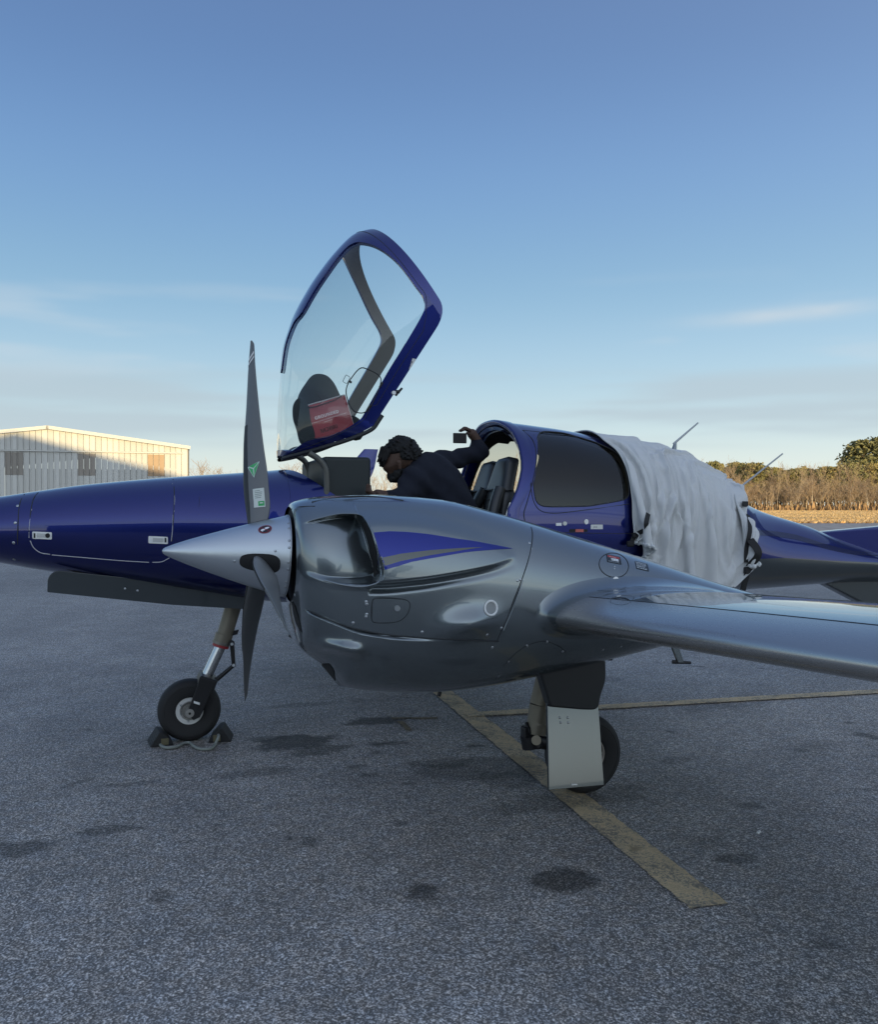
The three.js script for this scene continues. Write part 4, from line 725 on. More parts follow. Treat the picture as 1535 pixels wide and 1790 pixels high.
{
  const qs = span(0, 1, 90);
  for (const side of [1, -1]) {
    const w = grp('wing', plane), fl = -side;
    const S = wingS(side, false), F = S;
    obj('skin', gridSurf(S, [...span(0.3, 1.9, 8), ...span(1.93, 2.32, 26), ...span(2.4, 6.45, 30)], qs, { flip: fl }), M.grey, w);
    const le = gridSurf(F, span(2.125, 6.4, 50), span(0.5 - 0.135, 0.5 + 0.10, 24), { flip: fl, off: 0.0022, e: 5e-4 }), a = le.attributes.position, uv = le.attributes.uv; for (let i = 0; i < uv.count; i++) uv.setXY(i, uv.getX(i) * 0.4, uv.getY(i) * 9);
    obj('leading_edge_strip', le, M.brushed, w);
    obj('strip_seam', tube(span(2.125, 6.4, 40).map((z) => { const p = F(z, 0.363), n = normalOf(F, z, 0.363, 1e-3, fl); return V(p[0] + n[0] * 0.002, p[1] + n[1] * 0.002, p[2] + n[2] * 0.002); }), 0.0016, 4, 80), M.seal, w);
    // concave fairing between the wing and the nacelle
    const B = side > 0 ? nac : nacR, sf = (h, q) => {
      const zn = (x, y) => { const z = B.at(clamp(x, 0.4, 2.85)), yy = clamp(y, z.b + 0.01, z.t - 0.01), t = B.theta(x, yy), p = B.pt(x, t); return side > 0 ? Math.abs(p[2]) : 3.4 - Math.abs(p[2]); };
      const A0 = F(2.1, q), e = 1e-3, q0 = F(2.1, clamp(q - e, 0, 1)), q1 = F(2.1, clamp(q + e, 0, 1)), tx = q1[0] - q0[0], ty = q1[1] - q0[1], l = Math.hypot(tx, ty) || 1, nx = ty / l, ny = -tx / l;
      const za = Math.max(1.75, zn(A0[0], A0[1])) + 0.115, A = F(za, q), r = 0.075 * (1 - 0.75 * smooth(0.3, 0.9, (A[0] - 1.26) / 1.3)), C = [A[0], A[1]], Bx = A[0] + nx * r, By = A[1] + ny * r, zb = Math.max(1.72, zn(Bx, By)) - 0.004, zc = Math.max(1.72, zn(C[0], C[1]));
      const a = (1 - h) ** 2, b = 2 * h * (1 - h), c = h * h; return [a * A[0] + b * C[0] + c * Bx, a * A[1] + b * C[1] + c * By, side * (a * za + b * zc + c * zb)];
    };
    obj('wing_fairing', gridSurf(sf, span(0, 1, 14), span(0.06, 0.74, 120), { own: true, flip: fl }), M.grey, w);
    const st = [[6.45, 1.143, 1.34, 0.82], [6.6, 1.165, 1.40, 0.78], [6.72, 1.23, 1.50, 0.72], [6.78, 1.40, 1.76, 0.58], [6.81, 1.75, 2.16, 0.44], [6.83, 2.12, 2.50, 0.20]], g = [0, 1, 2, 3].map((k) => interp([0, 1, 2, 3, 4, 5], st.map((s) => s[k])));
    const n = (i) => { const dy = g[1](i + 0.05) - g[1](i - 0.05), dz = g[0](i + 0.05) - g[0](i - 0.05), l = Math.hypot(dy, dz) || 1; return [-dz / l, dy / l]; };
    const WL = (i, q) => { const top = q < 0.5, f0 = top ? 1 - 2 * q : 2 * q - 1, f = f0 * f0 * (1.6 - 0.6 * f0), c = g[3](i), y = 0.6 * (0.2969 * Math.sqrt(f) - 0.126 * f - 0.3516 * f * f + 0.2843 * f ** 3 - 0.1036 * f ** 4) * c * (top ? 1 : -0.82), m = n(clamp(i, 0.05, 4.95)); return [g[2](i) + f * c, g[1](i) - y * m[0], side * (g[0](i) - y * m[1])]; };
    obj('winglet', gridSurf(WL, span(0, 5, 40), qs, { own: true, flip: fl }), M.blue, w);
  }
  // small fittings on the near wing
  const S = wingS(1, false);
  const hit = (u, v) => { let best = [1e9]; for (const z of span(2.0, 4.2, 220)) for (const q of span(0.02, 0.62, 120)) { const p = S(z, q), d = V(...p).sub(EYE), w = d.dot(LOOK), e = Math.hypot(PW / 2 + FOCAL * d.dot(RIGHT) / w - u, PH / 2 - FOCAL * d.dot(CUP) / w - v); if (e < best[0]) best = [e, z, q]; } return best.slice(1); };
  const near = plane.children.find((o) => o.name === 'wing');
  for (const [u, v] of [[1003, 1042], [984, 1093]]) { const [z, q] = hit(u, v), p = S(z, q), m = obj('screw', screws.g, M.screw, near); m.scale.setScalar(0.005); m.quaternion.setFromUnitVectors(UPW, V(...normalOf(S, z, q, 1e-3, -1))); m.position.set(...p); }
  const ov = circle(1085, 1052, 17, 6.5, 18).map(([u, v]) => { const [z, q] = hit(u, v), p = S(z, q); return V(p[0], p[1] + 0.001, p[2]); });
  obj('filler_ring', tube(ov, 0.002, 4, 60, true), M.seal, near);
  // step below the wing root
  const st = grp('foot_step', plane), zz = 0.75;
  obj('stem', plate([atZ(1171, 1125, zz), atZ(1182, 1125, zz), atZ(1193, 1157, zz), atZ(1183, 1157, zz)], V(0, 0, 1), 0.02), M.grey, st);
  obj('tread', cyl(atZ(1176, 1157, zz), atZ(1208, 1158.5, zz + 0.02), 0.012, 0.008, 8), M.blackMetal, st);
  obj('aerial_stub', cyl(atZ(1066, 1146, 1.75), atZ(1066, 1154, 1.75), 0.02, 0.012, 10), M.blackMetal, plane);
}
// ------------------------------------------------------------------ landing gear
function wheel(name, R, W, rimR, parent, pos, turn) {
  const w = grp(name, parent, pos); w.rotation.y = turn;
  const pr = [[rimR * 0.94, -W * 0.36], [rimR * 1.06, -W * 0.44], [R * 0.74, -W * 0.50], [R * 0.88, -W * 0.46], [R * 0.97, -W * 0.31], [R, -W * 0.1], [R, W * 0.1], [R * 0.97, W * 0.31], [R * 0.88, W * 0.46], [R * 0.74, W * 0.5], [rimR * 1.06, W * 0.44], [rimR * 0.94, W * 0.36]];
  const c = new THREE.SplineCurve(pr.map((p) => new THREE.Vector2(...p))), g = new THREE.LatheGeometry(c.getPoints(60), 64); g.rotateX(Math.PI / 2); obj('tyre', g, M.rubber, w);
  for (const s of [-0.5, 0.5]) { const t = new THREE.TorusGeometry(R * 0.80, 0.0025, 5, 60); t.translate(0, 0, s * W * 0.985); obj('tyre_rib', t, M.rubber, w); }
  return w;
}
function rim(w, R, W, mat) {
  const pr = [[0.02, W * 0.28], [R * 0.38, W * 0.28], [R * 0.42, W * 0.2], [R * 0.60, W * 0.2], [R * 0.64, W * 0.34], [R * 0.95, W * 0.36], [R, W * 0.32], [R, -W * 0.32], [R * 0.95, -W * 0.36], [0.02, -W * 0.28]];
  const g = new THREE.LatheGeometry(pr.map((p) => new THREE.Vector2(...p)), 48); g.rotateX(Math.PI / 2); obj('rim', g.toNonIndexed(), mat, w).geometry.computeVertexNormals();
}
{
  const nose = grp('nose_gear', plane), Z0 = 0;
  const top = atZ(408, 1058, 0), mid = atZ(389, 1121, 0), low = atZ(359, 1186, 0);
  obj('strut_cylinder', [cyl(top, mid, 0.046, 0.044, 24), cyl(atZ(392, 1108, 0), atZ(388, 1122, 0), 0.05, 0.05, 24)], M.strut, nose);
  obj('collar', [cyl(atZ(389, 1117, 0), atZ(385, 1131, 0), 0.049, 0.046, 24), cyl(atZ(387.5, 1121, 0), atZ(386.5, 1125, 0), 0.053, 0.053, 24)], std('collar', [0.2, 0.19, 0.17], 0.4, 0.5), nose);
  obj('red_label', cyl(atZ(386.2, 1126.5, 0), atZ(384.8, 1131, 0), 0.0475, 0.047, 24), std('red_label', [0.3, 0.03, 0.035], 0.5), nose);
  obj('piston', cyl(atZ(386, 1128, 0), low, 0.031, 0.031, 24), M.steel, nose);
  obj('bracket', [plate([atZ(397, 1104, 0), atZ(417, 1100, 0), atZ(414, 1108, 0), atZ(400, 1112, 0)], V(0, 0, 1), 0.02), plate([atZ(385, 1094, 0), atZ(383, 1102, 0), atZ(391, 1108, 0), atZ(394, 1098, 0)], V(0, 0, 1), 0.02)], M.blackMetal, nose);
  const tl = grp('torque_link', nose);
  obj('upper_link', [cyl(atZ(405, 1122, 0), atZ(408, 1163, 0), 0.014, 0.011, 10), cyl(atZ(391, 1127, 0), atZ(406, 1123, 0), 0.012, 0.014, 10), cyl(atZ(405, 1124, -0.03), atZ(405, 1124, 0.05), 0.016, 0.016, 12)], M.blackMetal, tl);
  obj('lower_link', [cyl(atZ(408, 1163, 0), atZ(377, 1189, 0), 0.011, 0.014, 10), cyl(atZ(408, 1163, -0.03), atZ(408, 1163, 0.03), 0.012, 0.012, 12), cyl(atZ(377, 1188, -0.04), atZ(377, 1188, 0.04), 0.014, 0.014, 12)], M.blackMetal, tl);
  obj('bolt', [cyl(atZ(405, 1126, 0.05), atZ(405, 1126, 0.058), 0.009, 0.009, 8), cyl(atZ(408, 1163, 0.03), atZ(408, 1163, 0.038), 0.009, 0.009, 8)], M.screw, tl);
  const f = (pts, z, t) => plate(pts.map(([u, v]) => atZ(u, v, z)), V(0, 0, 1), t, 0.003);
  obj('fork', [f([[349, 1184], [373, 1191], [372, 1200], [366, 1212], [354, 1240], [348, 1252], [338, 1257], [328, 1248], [331, 1236], [344, 1202]], 0.085, 0.014), f([[349, 1184], [373, 1191], [372, 1200], [366, 1212], [354, 1240], [348, 1252], [338, 1257], [328, 1248], [331, 1236], [344, 1202]], -0.1, 0.014),
    ((g) => { g.rotateZ(-0.38); const c = atZ(361, 1188, 0); g.translate(c.x, c.y, c.z); return g; })(box(0.10, 0.055, 0.2, 0, 0, 0, 0.008)), cyl(atZ(352, 1180, 0.0), atZ(366, 1184, 0.0), 0.02, 0.02, 12)], M.blackMetal, nose);
  obj('fork_label', f([[339, 1226], [348, 1229], [348, 1231.5], [339, 1228.5]], 0.1035, 0.002), M.white, nose);
  obj('scraper', f([[349, 1184], [345, 1196], [352, 1196]], 0.06, 0.02), M.blackMetal, nose);
  const wp = atZ(330.5, 1243, 0), w = wheel('nose_wheel', 0.174, 0.122, 0.080, nose, [wp.x, 0.173, 0], 0);
  rim(w, 0.082, 0.125, std('white_rim', [0.62, 0.62, 0.6], 0.5));
  obj('hub', [cyl([0, 0, 0.03], [0, 0, 0.056], 0.045, 0.042, 20)], std('hub_grey', [0.22, 0.21, 0.19], 0.45, 0.4), w);
  obj('axle_nut', [cyl([0, 0, 0.05], [0, 0, 0.105], 0.026, 0.024, 20), cyl([0, 0, 0.10], [0, 0, 0.108], 0.018, 0.016, 6)], std('axle_grey', [0.36, 0.35, 0.33], 0.4, 0.6), w);
  obj('axle_hole', cyl([0, 0, 0.104], [0, 0, 0.1095], 0.007, 0.007, 10), M.black, w);
  const hb = []; for (let i = 0; i < 3; i++) { const a = i * 2.1 + 0.4; hb.push(cyl([Math.cos(a) * 0.058, Math.sin(a) * 0.058, 0.02], [Math.cos(a) * 0.058, Math.sin(a) * 0.058, 0.05], 0.006, 0.006, 8)); } obj('rim_bolt', hb, M.screw, w);
  // the long nose gear door, hanging open on the near side
  const dz = 0.2, dd = grp('nose_gear_door', plane);
  obj('door_panel', plate(rounded([[97, 997, 12], [250, 1014, 3], [460, 1040, 3], [459, 1062, 2], [431, 1067, 4], [300, 1058, 4], [83, 1034, 2], [84, 1008, 8]], 3, 4).map(([u, v]) => atZ(u, v, dz)), V(0, -0.1, 1), 0.012, 0.002), M.darkGrey, dd);
  for (const [u, v] of [[218, 1029], [240, 1032.5]]) { const m = obj('screw', screws.g, M.screw, dd), p = atZ(u, v, dz + 0.016); m.position.copy(p); m.scale.setScalar(0.007); m.quaternion.setFromUnitVectors(UPW, V(0, 0, 1)); }
  const bay = plate([[100, 990], [130, 1000], [460, 1048], [455, 1032]].map(([u, v]) => atZ(u, v, 0.17)), V(0, 0, 1), 0.01); obj('hinge_rail', bay, M.blackMetal, dd);
  const d2 = plate(rounded([[97, 997, 12], [460, 1040, 3], [431, 1067, 4], [83, 1034, 2]], 3, 4).map(([u, v]) => { const p = atZ(u, v, dz); p.z = -0.2; return p; }), V(0, 0, -1), 0.012); obj('nose_gear_door', d2, M.darkGrey, plane);

  // main gear: near side in full, the other one alike
  function mainGear() {
    const g = grp('main_gear', plane);
    const z0 = 1.5, a = atZ(966, 1150, z0), b = atZ(945, 1232, z0), c = atZ(937, 1282, z0);
    obj('leg', [cyl(a, b, 0.052, 0.05, 24), cyl(b, c, 0.05, 0.047, 24), cyl(atZ(943, 1262, z0), atZ(942, 1266, z0), 0.054, 0.054, 24)], M.strut, g);
    obj('joint', [cyl(atZ(937, 1276, z0 - 0.03), atZ(935, 1300, z0 - 0.03), 0.038, 0.05, 14), cyl(atZ(936, 1294, z0 - 0.05), atZ(938, 1294, z0 + 0.07), 0.022, 0.022, 14)], std('joint_beige', [0.3, 0.26, 0.19], 0.5, 0.3), g);
    obj('brake_caliper', [cyl(atZ(925, 1284, z0), atZ(930, 1305, z0), 0.042, 0.046, 12), box(0.08, 0.06, 0.06, ...atZ(931, 1297, z0).toArray(), 0.012), box(0.05, 0.08, 0.05, ...atZ(922, 1284, z0).toArray(), 0.01)], M.blackMetal, g);
    obj('brake_hose', tube([atZ(920, 1263, z0), atZ(925, 1276, z0 + 0.02), atZ(931, 1290, z0 + 0.02)], 0.008, 8), M.blackMetal, g);
    obj('trailing_arm', [cyl(atZ(936, 1294, z0), atZ(1020, 1315, z0 - 0.07), 0.032, 0.03, 14)], M.blackMetal, g);
    const wc = atZ(1019, 1317, 1.475), w = wheel('main_wheel', 0.183, 0.145, 0.085, g, [wc.x, 0.182, 1.475], 0.10);
    rim(w, 0.085, 0.15, std('main_rim', [0.16, 0.15, 0.14], 0.45, 0.5));
    const ring = new THREE.TorusGeometry(0.078, 0.006, 8, 40); ring.translate(0, 0, 0.055); obj('rim_ring', ring, std('rim_ring', [0.42, 0.38, 0.34], 0.4, 0.6), w);
    const sp = []; for (let i = 0; i < 6; i++) { const q = i * 1.047; sp.push(cyl([Math.cos(q) * 0.045, Math.sin(q) * 0.045, 0.045], [Math.cos(q) * 0.08, Math.sin(q) * 0.08, 0.05], 0.008, 0.008, 8)); } obj('spoke', sp, std('spoke', [0.36, 0.33, 0.3], 0.4, 0.6), w);
    const dr = grp('main_gear_door', plane), zd = 1.70;
    const pts = [[955, 1214], [1042, 1210], [1053, 1371], [958, 1379.5]].map(([u, v]) => atZ(u, v, zd + 0.066 * (v - 1210) / 165)); obj('door_panel', plate(pts, pts[1].clone().sub(pts[0]).cross(pts[3].clone().sub(pts[0])).multiplyScalar(-1), 0.012, 0.0015), M.doorGrey, dr);
    obj('upper_door', (() => { const q = rounded([[936, 1165, 4], [1046, 1150, 4], [1047, 1185, 14], [1037, 1212, 12], [1034, 1233, 8], [1012, 1233, 10], [955, 1228, 4]], 4, 5).map(([u, v]) => atZ(u, v, zd - 0.012)); return plate(q, V(0, 0, 1), 0.05, 0.008); })(), M.doorShade, dr);  // bulged upper part of the same door, coloured near black for its shade
    for (const [u, v] of [[979, 1254.5], [993, 1254.5], [980.5, 1263], [994, 1263]]) { const m = obj('screw', screws.g, M.screw, dr); m.position.copy(atZ(u, v, zd + 0.0145 + 0.066 * (v - 1210) / 165)); m.scale.setScalar(0.006); m.quaternion.setFromUnitVectors(UPW, V(0, 0, 1)); }
    obj('door_label', plate([[999, 1370], [1009, 1369.5], [1009, 1372], [999, 1372.5]].map(([u, v]) => atZ(u, v, zd + 0.079)), V(0, 0, 1), 0.002), M.white, dr);
    return [g, dr];
  }
  M.doorShade = phy('shaded_door_paint', [0.012, 0.014, 0.016], 0.4, 0.2, { clearcoat: 0.5, clearcoatRoughness: 0.1 });  // door paint with shade and dark reflection put into the colour
  M.doorGrey = phy('door_grey_paint', [0.075, 0.09, 0.10], 0.14, 0.8, { clearcoat: 0.8, clearcoatRoughness: 0.02 });
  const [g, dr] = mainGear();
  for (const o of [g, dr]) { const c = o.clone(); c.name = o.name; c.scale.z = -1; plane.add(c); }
}
// ------------------------------------------------------------------ the raised canopy
const canopy = grp('canopy', plane);
const CAN = { C: [1.333, 2.363], e1: [0.536, 0.844], e2: [-0.844, 0.536] };
const canT = curve([-1.09, 0.303], [-0.975, 0.381], [-0.799, 0.485], [-0.654, 0.561], [-0.513, 0.629], [-0.446, 0.655], [-0.385, 0.677], [-0.328, 0.687], [-0.267, 0.692], [-0.2, 0.688], [-0.125, 0.676], [-0.045, 0.655], [0.02, 0.622], [0.06, 0.596]);
function canS(s, f) {
  const q = clamp((-0.70 - s) / 0.385, 0, 1), W = (s > -0.70 ? mix(0.475, 0.538, clamp((s + 0.7) / 0.7, 0, 1)) : 0.475 * Math.pow(Math.max(1e-4, 1 - q ** 2.2), 0.5)), b = 0.303 * q ** 1.25, T = canT(s), n = 2.27;
  const c = Math.cos(f), sn = Math.max(0, Math.sin(f)), k = Math.pow(Math.abs(c) ** n + sn ** n, -1 / n), z = W * k * c, t = b + (T - b) * k * sn;
  const ss = s + 0.28 * (t / 0.62) * smooth(-0.55, 0.0, s);
  return [CAN.C[0] + ss * CAN.e1[0] + t * CAN.e2[0], CAN.C[1] + ss * CAN.e1[1] + t * CAN.e2[1], z];
}
function canHit(u, v) {
  let best = [1e9]; const test = (s, f) => { const d = V(...canS(s, f)).sub(EYE), w = d.dot(LOOK), e = Math.hypot(PW / 2 + FOCAL * d.dot(RIGHT) / w - u, PH / 2 - FOCAL * d.dot(CUP) / w - v); if (e < best[0]) best = [e, s, f]; };
  for (const s of span(-1.07, 0.04, 92)) for (const f of span(0.01, 1.4, 70)) test(s, f);
  for (let k = 0; k < 3; k++) { const [, s0, f0] = best, h = 0.012 / 4 ** k; for (const s of span(s0 - h, s0 + h, 8)) for (const f of span(f0 - 1.7 * h, f0 + 1.7 * h, 8)) if (s < 0.045 && f > 0) test(s, f); }
  return best.slice(1);
}
const canNormal = (s, f) => normalOf(canS, s, f, 2e-3, 1);
{
  const R = (d) => d * D, k = [1, 0.5], o = { k, max: 0.022, flip: 1, e: 2e-3 };
  const outer = [...rounded([[-1.078, 0, 0.001], [0.05, 0, 0.12], [0.05, Math.PI, 0.12], [-1.078, Math.PI, 0.001]], 0.1, 8)];
  const low = [[489, 786], [529, 775], [575, 763], [617, 750], [635, 736], [653, 713], [677, 663], [711, 605], [737, 552], [743, 537], [741, 521], [726, 494], [696, 458], [665, 435], [637, 424]].map(([u, v]) => canHit(u, v)), top = [[620, 424], [605, 433], [584, 457], [567, 481], [547, 511], [528, 544], [508, 573]].map(([u, v]) => canHit(u, v));
  const half = new THREE.CatmullRomCurve3([[-1.05, R(14)], ...low.slice(1), ...top, [-0.64, R(87)]].map(([s, f]) => V(Math.min(s, -0.03), clamp(f, R(8), R(87)), 0)), false, 'centripetal').getPoints(90).map((p) => [p.x, p.y]);
  const U = [...half, [-0.66, R(90)], ...half.map(([s, f], i) => [s, Math.PI - Math.min(Math.max(f, R(87.5)), f + R(13) * smooth(40, 60, i) )]).reverse()];
  obj('canopy_frame', patch(canS, outer, { ...o, holes: [U], thick: 0.026 }), M.blue, canopy);
  obj('frame_lining', patch(canS, outer, { ...o, holes: [U], off: -0.0262 }), M.greyTrim, canopy);
  obj('windscreen', patch(canS, U, { ...o, off: -0.006, max: 0.05 }), M.glass, canopy);
  const on = (s, f, d) => { const p = canS(s, f), n = canNormal(s, f); return V(p[0] + n[0] * d, p[1] + n[1] * d, p[2] + n[2] * d); };
  // dark strip under the lower front edge, on both sides
  obj('front_seal', [0, Math.PI].map((f) => tube(span(-1.077, -0.62, 24).map((s) => on(s, f, -0.004).add(V(0.004, -0.013, 0))), 0.012, 8, 60)), M.seal, canopy);
  obj('frame_groove', [tube(span(-1.05, -0.62, 20).map((s) => on(s, R(6.5), 0.0005)).concat(span(-0.6, -0.14, 16).map((s) => on(s, R(4.5), 0.0005)), span(0, 1, 12).map((t) => on(-0.012, R(mix(13, 85, t)), 0.0005))), 0.0016, 4, 180)], M.seal, canopy);
  // small opening pane in the side window
  const vw = grp('vent_window', canopy), vo = rounded([[631, 640, 10], [667, 658, 9], [664, 678, 8], [641, 722, 10], [618, 722, 14], [603, 690, 20], [608, 668, 14]], 10, 4);
  const pts = vo.filter((_, i) => i % 2 === 0).map(([u, v]) => on(...canHit(u, v), 0.001));
  obj('pane_seal', tube(pts, 0.0032, 5, 120, true), M.seal, vw);
  for (const [u, v] of [[666, 673], [644, 713]]) { const c = on(...canHit(u, v), 0.006); const g = cyl(c.clone().addScaledVector(V(CAN.e1[0], CAN.e1[1], 0), -0.016), c.clone().addScaledVector(V(CAN.e1[0], CAN.e1[1], 0), 0.016), 0.006, 0.006, 8); obj('hinge', g, M.blackMetal, vw); }
  const lt = rounded([[605, 655], [612, 660], [606, 671], [599, 667]], 1.5, 3).map(([u, v]) => on(...canHit(u, v), 0.003)); obj('pane_latch', tube(lt, 0.0014, 4, 40, true), M.blackMetal, vw);
  obj('pane_knob', cyl(on(...canHit(613, 668), 0), on(...canHit(613, 668), 0.016), 0.007, 0.006, 10), M.blackMetal, vw);
  // sticker, lock and lever on the near rail
  const flat = (q, d) => { const p = q.map(([u, v]) => on(...canHit(u, v), d)); return geom([0, 1, 2, 0, 2, 3].flatMap((i) => p[i].toArray()), null, null, [0, 1, 1, 1, 1, 0, 0, 1, 1, 0, 0, 0]); };
  const stx = canvasTex(64, 64, (c) => { c.fillStyle = '#cfcfcc'; c.fillRect(0, 0, 64, 64); c.fillStyle = '#3a3c40'; c.font = 'bold 40px sans-serif'; c.fillText('Z', 18, 46); });
  obj('rail_sticker', flat([[721, 626], [732, 631], [724, 651], [715, 646]], 0.002), std('rail_sticker', [1, 1, 1], 0.5, 0, { map: stx }), canopy);
  const lk = on(...canHit(688, 687), 0); obj('rail_lock', cyl(lk, lk.clone().add(V(0, 0, 0.012)), 0.012, 0.011, 16), M.white, canopy);
  const lv = on(...canHit(697, 687), -0.005), e1 = V(CAN.e1[0], CAN.e1[1], 0), e2 = V(CAN.e2[0], CAN.e2[1], 0);
  obj('rail_lever', [cyl(lv.clone().addScaledVector(e1, -0.02).addScaledVector(e2, -0.012), lv.clone().addScaledVector(e1, 0.035).addScaledVector(e2, -0.022), 0.008, 0.006, 8), cyl(lv.clone().addScaledVector(e1, -0.005), lv.clone().addScaledVector(e1, 0.01).addScaledVector(e2, -0.02), 0.010, 0.010, 8)], M.blackMetal, canopy);
  // hinge arms
  const arm = std('hinge_arm', [0.10, 0.10, 0.09], 0.5, 0.3);
  obj('hinge_arm', tube([atZ(540, 792, 0.43), atZ(557, 803, 0.43), atZ(568, 818, 0.43), atZ(571, 838, 0.43), atZ(571, 870, 0.43)], 0.017, 12, 40), arm, canopy);
  obj('hinge_arm', tube([atZ(518, 796, -0.15), atZ(532, 806, -0.15), atZ(540, 822, -0.15), atZ(541, 850, -0.15)], 0.017, 12, 40), arm, canopy);
}
// ------------------------------------------------------------------ seats
for (const [z, dx] of [[0.27, 0], [-0.24, 0.09]]) {
  const s = grp('seat', plane, [1.70 + dx, 1.0, z]);
  const lathe = (w0, w1, y0, y1, d, x0, x1, r) => { const n = 14, pos = [], idx = []; const m = 24; for (let i = 0; i <= n; i++) for (let j = 0; j < m; j++) { const t = i / n, a = j / m * 6.2832, e = 0.5, c = Math.cos(a), sn = Math.sin(a), cap = Math.min(1, Math.sqrt(Math.max(0, 1 - Math.pow(Math.max(0, (t - 0.82) / 0.18), 2)))), bot = 1, w = mix(w0, w1, t) * Math.max(0.02, cap) * bot; pos.push(mix(x0, x1, t) + d * Math.sign(c) * Math.abs(c) ** e * Math.max(0.05, Math.sqrt(cap)), mix(y0, y1, t), w * Math.sign(sn) * Math.abs(sn) ** e); } for (let i = 0; i < n; i++) for (let j = 0; j < m; j++) { const a = i * m + j, b = i * m + (j + 1) % m; idx.push(a, a + m, b + m, a, b + m, b); } return geom(pos, null, idx); };
  obj('headrest', lathe(0.155, 0.10, 0.42, 0.625, 0.045, 0.075, 0.135), M.leather, s);
  obj('backrest', lathe(0.20, 0.16, -0.05, 0.47, 0.05, 0, 0.09), M.leather, s);
  for (const k of [-1, 1]) obj('bolster', tube([[-0.07, -0.02, k * 0.185], [-0.045, 0.2, k * 0.18], [-0.01, 0.34, k * 0.155], [0.03, 0.43, k * 0.13]], 0.035, 10, 30), M.leather, s);
  for (const y of [0.1, 0.2, 0.29, 0.37]) obj('stitch_line', tube([[-0.045 + y * 0.19, y, -0.13], [-0.055 + y * 0.19, y - 0.004, 0], [-0.045 + y * 0.19, y, 0.13]], 0.004, 5, 16), std('stitch', [0.01, 0.011, 0.012], 0.6), s);
  obj('piping', tube([[0.02, 0.43, -0.12], [0.012, 0.425, 0], [0.02, 0.43, 0.12]], 0.005, 5, 16), M.blackMetal, s);
  obj('cushion', box(0.5, 0.14, 0.42, -0.25, 0.0, 0, 0.05), M.leather, s);
}
